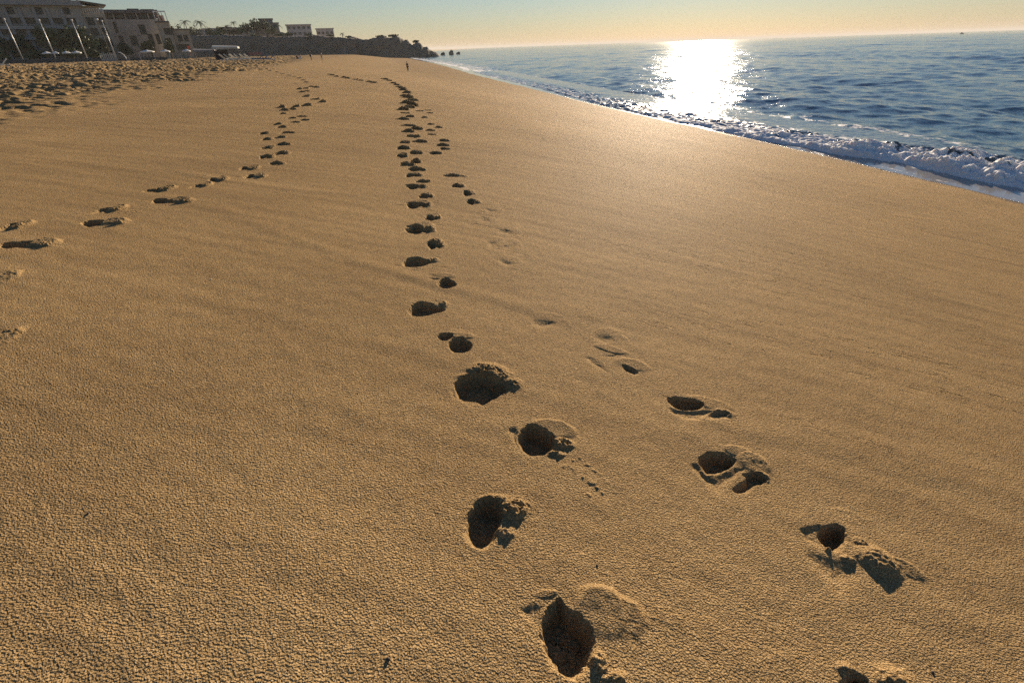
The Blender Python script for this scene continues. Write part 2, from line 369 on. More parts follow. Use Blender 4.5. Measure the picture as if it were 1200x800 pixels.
def sand_material():
    mt, nt, nd, P, out = new_mat('sand')
    geo = N(nt, 'ShaderNodeNewGeometry'); pos = geo.outputs['Position']
    mp = N(nt, 'ShaderNodeMapping'); mp.inputs['Rotation'].default_value = (0, 0, -SD); nt.links.new(pos, mp.inputs[0])
    ms = N(nt, 'ShaderNodeVectorMath', operation='MULTIPLY'); nt.links.new(mp.outputs[0], ms.inputs[0]); ms.inputs[1].default_value = (.16, 1, 1)
    streak = ms.outputs[0]
    grain = noise_tex(nt, pos, 260, 2, .6)
    base = ramp(nt, grain, [(.30, (.20, .126, .056)), (.5, (.42, .278, .124)), (.70, (.70, .51, .28))])
    big = noise_tex(nt, pos, .35, 3)
    tone = ramp(nt, big, [(.3, (.88, .87, .86)), (.7, (1.06, 1.05, 1.03))])
    base = mixc(nt, 1.0, base, tone, 'MULTIPLY')
    st = noise_tex(nt, streak, 4.0, 3)
    base = mixc(nt, 1.0, base, ramp(nt, st, [(.35, (.90, .89, .88)), (.65, (1.04, 1.04, 1.03))]), 'MULTIPLY')
    # dark mineral grains and pale shell grains
    spk = noise_tex(nt, pos, 170, 1, .5)
    base = mixc(nt, ramp(nt, spk, [(.72, (0, 0, 0)), (.78, (1, 1, 1))]), base, (.72, .60, .42))
    # wet margin at the water's edge, trampled dry sand at the back of the beach
    at_ = N(nt, 'ShaderNodeAttribute', attribute_name='shore')
    wet = N(nt, 'ShaderNodeMapRange', interpolation_type='SMOOTHSTEP'); nt.links.new(at_.outputs['Fac'], wet.inputs[0])
    wet.inputs[1].default_value = .7; wet.inputs[2].default_value = -.1; wet.inputs[3].default_value = 0; wet.inputs[4].default_value = 1
    base = mixc(nt, wet.outputs[0], base, (.17, .115, .065))
    ch = N(nt, 'ShaderNodeAttribute', attribute_name='churn')
    base = mixc(nt, mathn(nt, 'MULTIPLY', ch.outputs['Fac'], .5), base, (.27, .19, .095))
    nt.links.new(base, P.inputs['Base Color'])
    rg = N(nt, 'ShaderNodeMapRange'); nt.links.new(wet.outputs[0], rg.inputs[0]); rg.inputs[3].default_value = .75; rg.inputs[4].default_value = .18
    nt.links.new(rg.outputs[0], P.inputs['Roughness']); P.inputs['Specular IOR Level'].default_value = .016
    g1 = noise_tex(nt, pos, 150, .7, .5); g0 = noise_tex(nt, pos, 45, .8, .5)
    nb = bump(nt, g1, .016, 1.0, bump(nt, g0, .0035, 1.0))
    dash = noise_tex(nt, streak, 22, 1.5, .5)
    dsh = ramp(nt, dash, [(.335, (0, 0, 0)), (.375, (1, 1, 1))])
    seaward = N(nt, 'ShaderNodeMapRange', interpolation_type='SMOOTHSTEP'); nt.links.new(at_.outputs['Fac'], seaward.inputs[0])
    seaward.inputs[1].default_value = 15.6; seaward.inputs[2].default_value = 12.5; seaward.inputs[3].default_value = 0; seaward.inputs[4].default_value = 1
    patch = ramp(nt, noise_tex(nt, streak, 1.3, 2), [(.42, (0, 0, 0)), (.6, (1, 1, 1))])
    db = nt.nodes.new('ShaderNodeBump'); db.inputs['Distance'].default_value = .03; nt.links.new(dsh, db.inputs['Height']); nt.links.new(nb, db.inputs['Normal'])
    nt.links.new(mathn(nt, 'MULTIPLY', seaward.outputs[0], patch), db.inputs['Strength']); nb = db.outputs[0]
    nb = bump(nt, grain, .0035, 1.0, nb)
    nt.links.new(nb, P.inputs['Normal'])
    return mt
SAND = sand_material()

def mat(name, col, rough=.7, var=.25, scale=1.5, metal=0, spec=.4):
    mt, nt, nd, P, out = new_mat(name)
    geo = N(nt, 'ShaderNodeNewGeometry')
    nz = noise_tex(nt, geo.outputs['Position'], scale, 4)
    a = tuple(c*(1-var) for c in col); b = tuple(min(1, c*(1+var)) for c in col)
    nt.links.new(ramp(nt, nz, [(.3, a), (.7, b)]), P.inputs['Base Color'])
    P.inputs['Roughness'].default_value = rough; P.inputs['Metallic'].default_value = metal; P.inputs['Specular IOR Level'].default_value = spec
    return mt

# ------------------------------------------------------------------ object helpers
def mesh_from(name, V, F, material, attrs=None, smooth_=True, normals=None):
    me = bpy.data.meshes.new(name); V = np.ascontiguousarray(V, np.float32); F = np.ascontiguousarray(F, np.int32)
    k = F.shape[1]
    me.vertices.add(len(V)); me.vertices.foreach_set('co', V.ravel())
    me.loops.add(F.size); me.loops.foreach_set('vertex_index', F.ravel())
    me.polygons.add(len(F)); me.polygons.foreach_set('loop_start', np.arange(0, F.size, k, dtype=np.int32))
    me.update(calc_edges=True)
    me.polygons.foreach_set('use_smooth', np.full(len(F), smooth_, bool))
    for n, v in (attrs or {}).items():
        a = me.attributes.new(n, 'FLOAT', 'POINT'); a.data.foreach_set('value', np.ascontiguousarray(v, np.float32))
    if normals is not None:
        a = me.attributes.new('custom_normal', 'FLOAT_VECTOR', 'POINT'); a.data.foreach_set('vector', np.ascontiguousarray(normals, np.float32).ravel())
    me.materials.append(material)
    o = bpy.data.objects.new(name, me); COL.objects.link(o)
    return o
def tag(o, label=None, cat=None, group=None, kind=None):
    for k, v in (('label', label), ('category', cat), ('group', group), ('kind', kind)):
        if v: o[k] = v
    return o

class MB:
    """collects boxes, tubes, sheets into one mesh"""
    def __init__(s): s.v = []; s.f = []
    def add(s, V, F):
        n = len(s.v); s.v += [tuple(map(float, q)) for q in V]; s.f += [tuple(i+n for i in q) for q in F]; return s
    def box(s, x0, x1, y0, y1, z0, z1):
        return s.add([(x0,y0,z0),(x1,y0,z0),(x1,y1,z0),(x0,y1,z0),(x0,y0,z1),(x1,y0,z1),(x1,y1,z1),(x0,y1,z1)],
                     [(0,3,2,1),(4,5,6,7),(0,1,5,4),(1,2,6,5),(2,3,7,6),(3,0,4,7)])
    def tube(s, pts, rad, n=8, cap=True):
        pts = [Vector(p) for p in pts]; rad = rad if hasattr(rad, '__len__') else [rad]*len(pts)
        V = []; F = []
        for i, p in enumerate(pts):
            d = (pts[min(i+1, len(pts)-1)]-pts[max(i-1, 0)]).normalized()
            a = d.cross(Vector((0, 0, 1)) if abs(d.z) < .9 else Vector((1, 0, 0))).normalized(); b = d.cross(a)
            for j in range(n):
                t = 2*math.pi*j/n; V.append(p + (a*math.cos(t)+b*math.sin(t))*rad[i])
        for i in range(len(pts)-1):
            for j in range(n): F.append((i*n+j, i*n+(j+1) % n, (i+1)*n+(j+1) % n, (i+1)*n+j))
        if cap: F.append(tuple(range(n-1, -1, -1))); F.append(tuple((len(pts)-1)*n+j for j in range(n)))
        return s.add(V, F)
    def ball(s, c, rx, ry=None, rz=None, n=10, m=7):
        ry = ry or rx; rz = rz or rx; V = []; F = []
        for i in range(m+1):
            a = math.pi*i/m
            for j in range(n): b = 2*math.pi*j/n; V.append((c[0]+rx*math.sin(a)*math.cos(b), c[1]+ry*math.sin(a)*math.sin(b), c[2]+rz*math.cos(a)))
        for i in range(m):
            for j in range(n): F.append((i*n+j, (i+1)*n+j, (i+1)*n+(j+1) % n, i*n+(j+1) % n))
        return s.add(V, F)
    def build(s, name, material, parent=None, smooth_=False):
        me = bpy.data.meshes.new(name); me.from_pydata(s.v, [], s.f); me.update()
        bm = bmesh.new(); bm.from_mesh(me); bmesh.ops.remove_doubles(bm, verts=bm.verts, dist=1e-5); bmesh.ops.recalc_face_normals(bm, faces=bm.faces); bm.to_mesh(me); bm.free()
        if smooth_: me.polygons.foreach_set('use_smooth', np.ones(len(me.polygons), bool))
        me.materials.append(material); o = bpy.data.objects.new(name, me); COL.objects.link(o)
        if parent: o.parent = parent
        return o
def empty(name, loc, rz=0, **k):
    o = bpy.data.objects.new(name, None); COL.objects.link(o); o.location = loc; o.rotation_euler = (0, 0, rz)
    return tag(o, **k)
def copy_tree(o, parent=None):
    c = o.copy(); COL.objects.link(c); c.parent = parent
    for ch in o.children: copy_tree(ch, c)
    return c

# ------------------------------------------------------------------ the beach: one sheet, with each footprint as its own piece of it
C0 = 1.2
tt = np.arange(-1.76, 1.7601, .0026)
rows = np.exp(np.arange(math.log(.88), math.log(560), .0042)) - C0
T, Y = np.meshgrid(tt, rows); X = T*(Y+C0)
cell = (Y+C0)*.0042
S = shore_s(X, Y)
Zb = land(X, Y) + relief(X.copy(), Y, cell)*sstep(-3, .5, S)
dxj, dzj = np.gradient(X, axis=1), np.gradient(Zb, axis=1)
dxi, dyi, dzi = np.gradient(X, axis=0), np.gradient(Y, axis=0), np.gradient(Zb, axis=0)
nx = -dzj/dxj; ny = (dzi + nx*dxi)*-1/dyi
nl = np.sqrt(nx*nx+ny*ny+1); NB = np.stack([nx/nl, ny/nl, 1/nl], -1)
shore_a = S + .25*perlin(X/1.1, Y/1.1, 41) + .12*perlin(X/.4, Y/.4, 42)
churn_a = churn_mask(X, Y)
nr, nc = X.shape
owner = np.full((nr-1, nc-1), -1, np.int32)
for k, (lo, hi) in enumerate(BB):
    i0, i1 = np.searchsorted(rows, lo[1])-2, np.searchsorted(rows, hi[1])+1
    i0 = max(i0, 0); i1 = min(i1, nr-1)
    if i1-i0 < 1: continue
    ya, yb = rows[i0], rows[i1]
    c = [lo[0]/(ya+C0), lo[0]/(yb+C0), hi[0]/(ya+C0), hi[0]/(yb+C0)]
    j0 = max(int((min(c)-tt[0])/.0026)-1, 0); j1 = min(int((max(c)-tt[0])/.0026)+2, nc-1)
    if j1-j0 < 1: continue
    sub = owner[i0:i1, j0:j1]
    if cell[i0, 0] < .02:
        d = np.abs(FEET[k].D(X[i0:i1+1, j0:j1+1], Y[i0:i1+1, j0:j1+1])) > 2e-4
        mk = d[:-1, :-1] | d[1:, :-1] | d[:-1, 1:] | d[1:, 1:]
        for _ in range(2):
            q = mk.copy(); q[1:] |= mk[:-1]; q[:-1] |= mk[1:]; q[:, 1:] |= mk[:, :-1]; q[:, :-1] |= mk[:, 1:]; mk = q
    else: mk = np.ones(sub.shape, bool)
    sub[mk & (sub < 0)] = k

keep = (owner < 0) & (S[:-1, :-1] > -7)
ii, jj = np.nonzero(keep)
F = np.stack([ii*nc+jj, ii*nc+jj+1, (ii+1)*nc+jj+1, (ii+1)*nc+jj], 1)
used = np.zeros(nr*nc, bool); used[F.ravel()] = True
remap = np.cumsum(used)-1
V = np.stack([X, Y, Zb], -1).reshape(-1, 3)
beach = mesh_from('beach_sand', V[used], remap[F], SAND, {'shore': shore_a.ravel()[used], 'churn': churn_a.ravel()[used]}, normals=NB.reshape(-1, 3)[used])
tag(beach, kind='structure')

for k, f in enumerate(FEET):
    ci, cj = np.nonzero(owner == k)
    if not len(ci): continue
    lo, hi = BB[k]
    near = [q for q in range(len(FEET)) if (BB[q][0] <= hi+.6).all() and (BB[q][1] >= lo-.6).all()]
    cs = cell[ci[0], 0]
    kk = 1 if cs < .0075 else 2 if cs < .014 else 3 if cs < .022 else 4 if cs < .035 else 6 if cs < .07 else 9
    a = np.arange(kk+1); AI, AJ = np.meshgrid(a, a, indexing='ij')
    gi = (ci[:, None, None]*kk + AI[None]).ravel(); gj = (cj[:, None, None]*kk + AJ[None]).ravel()
    key = gi.astype(np.int64)*(nc*kk+1) + gj
    uk, inv = np.unique(key, return_inverse=True)
    vi, vj = uk//(nc*kk+1), uk % (nc*kk+1)
    i0, j0 = np.minimum(vi//kk, nr-2), np.minimum(vj//kk, nc-2); fi, fj = vi/kk-i0, vj/kk-j0
    def bil(A):
        w = [(1-fi)*(1-fj), (1-fi)*fj, fi*(1-fj), fi*fj]
        if A.ndim == 3: w = [q[:, None] for q in w]
        return A[i0, j0]*w[0] + A[i0, j0+1]*w[1] + A[i0+1, j0]*w[2] + A[i0+1, j0+1]*w[3]
    px_, py_, pz_, pn = bil(X), bil(Y), bil(Zb), bil(NB)
    def DD(x, y):
        h = np.zeros(len(x)); u = np.zeros(len(x))
        for q in near:
            d = FEET[q].D(x, y); h = np.minimum(h, d); u = np.maximum(u, d)
        return np.where(h < -.002, h, u+h)
    e = max(.0015, cs/kk*.5)
    dz = DD(px_, py_); gx = (DD(px_+e, py_)-DD(px_-e, py_))/(2*e); gy = (DD(px_, py_+e)-DD(px_, py_-e))/(2*e)
    nn = pn/pn[:, 2:3] - np.stack([gx, gy, 0*gx], 1); nn /= np.linalg.norm(nn, axis=1)[:, None]
    L = inv.reshape(len(ci), kk+1, kk+1)
    Fq = np.stack([L[:, :-1, :-1], L[:, :-1, 1:], L[:, 1:, 1:], L[:, 1:, :-1]], -1).reshape(-1, 4)
    c = np.array([px_.mean(), py_.mean(), pz_.mean()])
    o = mesh_from('footprint', np.stack([px_, py_, pz_+dz], 1)-c, Fq, SAND, {'shore': np.full(len(px_), 9.0), 'churn': bil(churn_a)}, normals=nn)
    o.location = c
    tag(o, f.label, 'footprint', f.group)
#@@BACKGROUND
# ------------------------------------------------------------------ the sea
def wave_set(seed, n, lmin, lmax, slope):
    r_ = np.random.default_rng(seed); out = []
    for i in range(n):
        lam = lmin*(lmax/lmin)**((i+r_.random())/n); spread = .25 if lam > 8 else .6 if lam > 2 else .95
        out.append((lam, slope*lam/(2*math.pi)*(.6+.8*r_.random()), math.pi+.12+r_.normal()*spread, r_.random()*6.283))
    return out
WAVES = wave_set(3, 54, .4, 30, .027)
def sea_z(x, y, cell):
    z = np.zeros(x.shape)
    wx, wy = x+1.5*perlin(x/17, y/17, 51), y+1.5*perlin(x/19, y/19, 52)
    for lam, a, th, ph in WAVES:
        fade = np.clip(1.6-cell*4/lam, 0, 1)
        if lam > 6: a = a*.55
        k = 2*math.pi/lam
        s = np.sin(k*(wx*math.cos(th)+wy*math.sin(th))+ph)
        z += a*fade*(s - .35*(1-s*s))
    return z
ts = np.arange(-.62, 2.0, .0018)
rs = np.concatenate([np.exp(np.arange(math.log(6+C0), math.log(1200), .005))-C0, np.geomspace(1230, 30000, 26)])
T2, Y2 = np.meshgrid(ts, rs); X2 = T2*(Y2+C0); cell2 = (Y2+C0)*.005
S2 = shore_s(X2, np.minimum(Y2, 700))
cut = S2 < 2.5
gust = .7+.6*sstep(-.5, .6, perlin(X2/40, Y2/24, 55))
Z2 = sea_z(X2, Y2, cell2)*sstep(1.2, 9, -S2)*gust*.85 + .01
Z2 = np.where(Y2 > 1100, 0, Z2)
def breaker_h(y): return .30*sstep(34, 16, y) + .08*sstep(90, 28, y)
Z2 -= .10*sstep(-1.6, -2.4, S2)*sstep(-7.5, -5.5, S2)*sstep(75, 50, Y2)
# white water: lace behind the breaker, thin wash lines further up the shore
al = Y2
lace = sstep(.50, .95, 1-np.abs(perlin(S2/1.7, al/3.2, 61)+.6*perlin(S2/.6, al/.9, 62)))
foam2 = .75*lace*sstep(-13, -5, S2)*sstep(-.6, -1.5, S2)
foam2 += .9*sstep(.15, .45, perlin(S2/.9, al/9, 63)+.55-np.abs(S2+1.6-.8*perlin(al/14, al*0, 64))/1.5)*sstep(25, 45, Y2)
foam2 += .5*sstep(-1.0, -.25, S2)*sstep(.35, .05, S2)*sstep(.0, .5, perlin(S2/.3, al/1.1, 65))
swash = sstep(-4.0, -1.6, S2)
ii, jj = np.nonzero(cut[:-1, :-1])
F = np.stack([ii*len(ts)+jj, ii*len(ts)+jj+1, (ii+1)*len(ts)+jj+1, (ii+1)*len(ts)+jj], 1)
used = np.zeros(X2.size, bool); used[F.ravel()] = True; remap = np.cumsum(used)-1

def water_material():
    mt, nt, nd, P, out = new_mat('sea_water')
    geo = N(nt, 'ShaderNodeNewGeometry'); pos = geo.outputs['Position']
    fa = N(nt, 'ShaderNodeAttribute', attribute_name='foam').outputs['Fac']; sw = N(nt, 'ShaderNodeAttribute', attribute_name='swash').outputs['Fac']
    big = noise_tex(nt, pos, .03, 3)
    deep = ramp(nt, big, [(.35, (.030, .078, .108)), (.65, (.042, .098, .130))])
    col = mixc(nt, sw, deep, (.30, .285, .265))
    fn = noise_tex(nt, pos, 5.5, 5, .65)
    fm = mathn(nt, 'ADD', fa, mathn(nt, 'MULTIPLY_ADD', fn, 1.3, -.65))
    fm = ramp(nt, fm, [(.38, (0, 0, 0)), (.62, (1, 1, 1))])
    nt.links.new(mixc(nt, fm, col, (.84, .82, .78)), P.inputs['Base Color'])
    rg = N(nt, 'ShaderNodeMapRange'); nt.links.new(fm, rg.inputs[0]); rg.inputs[3].default_value = .10; rg.inputs[4].default_value = .85
    nt.links.new(mathn(nt, 'MULTIPLY', fm, .45), P.inputs['Subsurface Weight']); P.inputs['Subsurface Radius'].default_value = (1, .9, .75); P.inputs['Subsurface Scale'].default_value = .12
    nt.links.new(rg.outputs[0], P.inputs['Roughness']); P.inputs['IOR'].default_value = 1.33
    sc = N(nt, 'ShaderNodeVectorMath', operation='MULTIPLY'); nt.links.new(pos, sc.inputs[0]); sc.inputs[1].default_value = (1, .55, 1)
    w1 = noise_tex(nt, sc.outputs[0], 1.1, 5, .62)
    w2 = noise_tex(nt, sc.outputs[0], .22, 3, .55)
    calm = N(nt, 'ShaderNodeMapRange'); nt.links.new(sw, calm.inputs[0]); calm.inputs[3].default_value = 1; calm.inputs[4].default_value = .12
    b1 = nt.nodes.new('ShaderNodeBump'); b1.inputs['Distance'].default_value = .13; nt.links.new(calm.outputs[0], b1.inputs['Strength']); nt.links.new(w1, b1.inputs['Height'])
    b2 = nt.nodes.new('ShaderNodeBump'); b2.inputs['Distance'].default_value = .2; nt.links.new(calm.outputs[0], b2.inputs['Strength']); nt.links.new(w2, b2.inputs['Height'])
    nt.links.new(b1.outputs[0], b2.inputs['Normal']); nt.links.new(b2.outputs[0], P.inputs['Normal'])
    return mt
WATER = water_material()
sea = mesh_from('sea', np.stack([X2, Y2, Z2], -1).reshape(-1, 3)[used], remap[F], WATER, {'foam': np.clip(foam2, 0, 1).ravel()[used], 'swash': swash.ravel()[used]})
tag(sea, kind='structure')

# the breaking wave: a bore of tumbling foam running along the wet margin
ys = np.exp(np.arange(math.log(7), math.log(120), .0024)); cs_ = np.concatenate([np.arange(-.4, 4.0, .03), np.arange(4.0, 8.0, .05)])
AY, CC = np.meshgrid(ys, cs_, indexing='ij')
sx = shore_x(AY); dsx = shore_x(AY+.5)-shore_x(AY-.5); nl = np.sqrt(1+dsx*dsx)
BX, BY = sx + CC/nl, AY - CC*dsx/nl
h = breaker_h(AY)*(.45+.85*sstep(-.5, .6, perlin(AY/2.6, AY*0+.3, 71)))
front = .30 + 1.25*sstep(26, 18, AY) + .42*perlin(AY/2.3, AY*0, 72) + .16*perlin(AY/.5, AY*0, 73) + .4*sstep(40, 70, AY)
q = CC-front
prof = (.5*sstep(-.05, .32, q)+.5*sstep(.1, 1.7, q))*(1-.9*sstep(1.7, 5.0, q))
d1, q1 = worley(CC/.62, AY/.72, 74); d2, q2 = worley(CC/.27, AY/.30, 75); d3, q3 = worley(CC/.11, AY/.12, 76)
big = np.clip(1-1.3*d1, -.3, 1)*(.4+q1); mid = np.clip(1-1.25*d2, -.2, 1)*(.4+q2); sm = np.clip(1-1.2*d3, -.2, 1)*(.4+q3)
act = sstep(-.05, .35, q)*(1-.85*sstep(1.6, 4.2, q))
amp = np.sqrt(np.maximum(h, 0)/.5)
res = np.clip(1.7-AY/24, 0, 1)
bz = h*prof*(.75+.5*perlin(AY/1.1, CC/1.0, 77)) + act*amp*(.15*big + .10*mid + .06*sm*res + .13*(.3+.7*res)*fbm(CC/.42, AY/.5, 83, 4, .62)) + .05*perlin(CC/.8, AY/.8, 78)*act
bz = bz + .03*sstep(-.1, .05, q) - .20*sstep(-.02, -.16, q) - .25*sstep(6.8, 7.9, CC)
hol = perlin(CC/.7, AY/1.6, 79)+.6*perlin(CC/.22, AY/.45, 80)+.4*res*perlin(CC/.09, AY/.15, 82)
foamb = np.clip(-.55*sstep(.02, -.12, mid)*sstep(.25, .9, q) + (.32+.68*sstep(45, 24, AY))*sstep(-.1, .05, q)*(1-sstep(1.0, 4.4, q+1.1*hol)) + .25*mid - .6*sstep(.1, .5, hol)*sstep(.4, 1.2, q), 0, 1)
n0, n1 = AY.shape
ii, jj = np.meshgrid(np.arange(n0-1), np.arange(n1-1), indexing='ij'); ii = ii.ravel(); jj = jj.ravel()
F = np.stack([ii*n1+jj, ii*n1+jj+1, (ii+1)*n1+jj+1, (ii+1)*n1+jj], 1)
CC2 = CC - act*amp*(.16*big+.12*mid)
BX, BY = sx + CC2/nl, AY - CC2*dsx/nl
bore = mesh_from('breaking_wave', np.stack([BX, BY, bz], -1).reshape(-1, 3), F[:, ::-1], WATER, {'foam': foamb.ravel(), 'swash': np.where(q < .12, 1.0, .3).ravel()})
tag(bore, 'low wave of tumbling white foam breaking along the wet edge of the sand', 'wave')

# ------------------------------------------------------------------ frames for things far up the beach
def frame(px, py): return azim(px, py)
def loc(px, py, D, a):
    d = ray(px, py); dr = np.array([math.sin(a), math.cos(a), 0]); rt = np.array([math.cos(a), -math.sin(a), 0])
    t = D/d.dot(dr); return t*d.dot(rt), CAM_Z+t*d[2]
def spot(px, D, py=68):
    a = azim(px, py); x, y = D*math.sin(a), D*math.cos(a)
    return Vector((x, y, float(land(np.array([x]), np.array([y]))[0]))), a

STUCCO = mat('weathered_stucco', (.36, .34, .30), .85, .14, .5)
STUCCO2 = mat('grey_stucco', (.31, .30, .28), .85, .12, .5)
STUCCO3 = mat('sand_stucco', (.38, .34, .27), .85, .14, .5)
PALE = mat('pale_render', (.46, .45, .44), .85, .08, .5)
ROOF = mat('slate_roof', (.11, .11, .11), .8, .2, 1.2)
GLASS = mat('dark_glass', (.018, .020, .022), .25, .2, .5, 0, .6)
TRIM = mat('white_paint', (.62, .62, .60), .6, .08, 3)
DARKWOOD = mat('dark_timber', (.06, .045, .032), .8, .3, 6)
CANVAS = mat('white_canvas', (.74, .72, .66), .9, .05, 3)
GREYCANVAS = mat('grey_canvas', (.22, .22, .22), .9, .15, 3)
CREAM = mat('cream_cushion', (.78, .72, .58), .9, .08, 4)
BLUEGREY = mat('blue_grey_cover', (.16, .17, .21), .9, .15, 4)
STEEL = mat('galvanised_steel', (.52, .52, .50), .45, .1, 3, .3)
LEAF = mat('dark_leaves', (.06, .08, .03), .7, .55, .9)
LEAF2 = mat('olive_leaves', (.12, .14, .055), .7, .5, .9)
PALMLEAF = mat('palm_leaves', (.05, .065, .028), .6, .4, 1.5)
BARK = mat('bark', (.09, .07, .05), .9, .3, 4)
STONEWALL = mat('dark_stone', (.10, .095, .085), .9, .3, 1.6)
RED = mat('red_cloth', (.42, .08, .05), .85, .1, 4)
SKIN = mat('skin', (.26, .15, .095), .6, .08, 9)
HAIR = mat('dark_hair', (.02, .015, .012), .6, .2, 9)
DARKCLOTH = mat('dark_cloth', (.028, .028, .034), .9, .2, 9)
PALECLOTH = mat('pale_cloth', (.38, .34, .30), .9, .1, 9)
PEB = mat('pebble_stone', (.07, .055, .045), .8, .3, 60)
SHELL = mat('shell_white', (.7, .64, .54), .6, .1, 60)

def holed_wall(mb, u0, u1, z0, z1, holes, y0, th):
    us = sorted({u0, u1, *[min(max(h[0], u0), u1) for h in holes], *[min(max(h[1], u0), u1) for h in holes]})
    zs = sorted({z0, z1, *[min(max(h[2], z0), z1) for h in holes], *[min(max(h[3], z0), z1) for h in holes]})
    for a, b in zip(us, us[1:]):
        for c, d in zip(zs, zs[1:]):
            m0, m1 = (a+b)/2, (c+d)/2
            if any(h[0] < m0 < h[1] and h[2] < m1 < h[3] for h in holes): continue
            mb.box(a, b, y0, y0+th, c, d)
    return mb
def window(root, u0, u1, z0, z1, y, frame_m=None, name='window'):
    g = MB().box(u0+.02, u1-.02, y, y+.06, z0+.02, z1-.02).build(name, GLASS, root)
    fm = MB(); w = .09
    for b in ((u0, u0+w, z0, z1), (u1-w, u1, z0, z1), (u0+w, u1-w, z0, z0+w), (u0+w, u1-w, z1-w, z1), ((u0+u1)/2-w/2, (u0+u1)/2+w/2, z0+w, z1-w)):
        fm.box(b[0], b[1], y-.07, y-.003, b[2], b[3])
    fm.build('frame', frame_m or DARKWOOD, g)
    return g

# ---- hotel, at the far left
A1 = R(-38); D1 = 232
hotel = empty('hotel', (D1*math.sin(A1), D1*math.cos(A1), 0), -A1, label='large grey hotel of stacked recessed balconies, nearest the left edge', cat='building')
U = lambda px, py: loc(px, py, D1, A1)[0]
Zp = lambda px, py: loc(px, py, D1, A1)[1]
tops = [Zp(40, 21.2), Zp(40, 34), Zp(40, 47.3), Zp(40, 60)]
zr = Zp(40, 6.5); uL, uR = -34.0, U(97, 20)
w = MB(); holes = []; bays = np.arange(uL+.6, uR-2.2, 3.35)
for zt in tops:
    for b in bays: holes.append((b+.35, b+2.75, zt-2.0, zt))
for b in bays[::2]: holes.append((b+.5, b+2.2, zr-2.3, zr-.5))
holed_wall(w, uL, uR, 3.2, zr, holes, 0, 1.3)
w.box(uL, uR, 2.2, 14, 3.2, zr-.1)
w.build('wall', STUCCO, hotel)
for h in holes: window(hotel, h[0]-.1, h[1]+.1, h[2]-.1, h[3]+.1, 1.5)
pr = MB()
for b in bays: pr.box(b-.35, b+.35, -.55, -.003, 3.2, zr-.4)
pr.build('pier', STUCCO2, hotel)
for zt in tops:
    MB().box(uL, uR+.3, -.9, -.56, zt-2.95, zt-2.05).build('balcony', STUCCO, hotel)
rf = MB().box(uL-1, uR+1.0, -1.5, 14.5, zr+.02, zr+.45).box(uL-1, uR+.7, -1.2, 14, zr+.45, zr+1.35)
rf.build('roof', STUCCO2, hotel)
up = MB(); hh = [(b+.4, b+2.6, zr+1.9, zr+3.4) for b in bays[:-2]]
holed_wall(up, uL, U(84, 2), zr+1.36, zr+4.6, hh, 1.5, .8); up.box(uL, U(84, 2), 2.6, 13, zr+1.36, zr+4.5)
up.build('wall', STUCCO3, hotel)
for h in hh: window(hotel, h[0]-.1, h[1]+.1, h[2]-.1, h[3]+.1, 2.4)
MB().box(uL-1, U(97, 1), .3, 14, zr+4.62, zr+5.1).build('roof', ROOF, hotel)
for u_, w_, h_ in ((-24, 2.2, 1.3), (-17, 1.4, 1.0), (-9.5, 2.6, 1.5), (-2.5, 1.2, 1.9)): MB().box(u_, u_+w_, 3, 4.6, zr+5.1, zr+5.1+h_).build('roof_unit', STUCCO2, hotel)
for zt in tops:
    br = MB(); br.box(uL, uR+.3, -.84, -.78, zt-1.72, zt-1.66)
    for u_ in np.arange(uL, uR+.3, .42): br.box(u_, u_+.04, -.83, -.79, zt-2.048, zt-1.722)
    br.build('balcony_railing', STEEL, hotel)
# stepped right wing
uE = U(121, 12); zw = Zp(110, 7.5)
ww = MB(); wh = []
for zt in [Zp(110, 20.5), Zp(110, 33), Zp(110, 46)]:
    for b in (uR+.6, uR+3.3): wh.append((b, b+2.0, zt-2.1, zt))
holed_wall(ww, uR+.02, uE, 3.2, zw-1.9, wh, .8, .8); ww.box(uR+.02, uE, 2.3, 13, 3.2, zw-1.95); ww.box(uR+.02, uE-.6, 5.0, 12, zw-1.9, zw+.35)
ww.build('wall', STUCCO3, hotel)
for h in wh: window(hotel, h[0]-.1, h[1]+.1, h[2]-.1, h[3]+.1, 1.75)
rl = MB().box(uR+.1, uE, .62, .74, zw-.75, zw-.62)
for k in range(11): rl.box(uR+.15+k*(uE-uR-.3)/10-.09, uR+.15+k*(uE-uR-.3)/10+.09, .64, .72, zw-1.88, zw-.755)
rl.build('balcony_railing', TRIM, hotel)
MB().add([(uR, .2, zw+1.3), (uE+1.2, .2, zw+.2), (uE+1.2, 13, zw+.2), (uR, 13, zw+1.3), (uR, .2, zw+1.6), (uE+1.2, .2, zw+.5), (uE+1.2, 13, zw+.5), (uR, 13, zw+1.6)],
         [(0,3,2,1),(4,5,6,7),(0,1,5,4),(1,2,6,5),(2,3,7,6),(3,0,4,7)]).build('roof', ROOF, hotel)
for u_ in (uR+.5, uE-.4): MB().box(u_-.14, u_+.14, .8, 1.1, zw-1.88, zw+.2).build('column', STUCCO2, hotel)

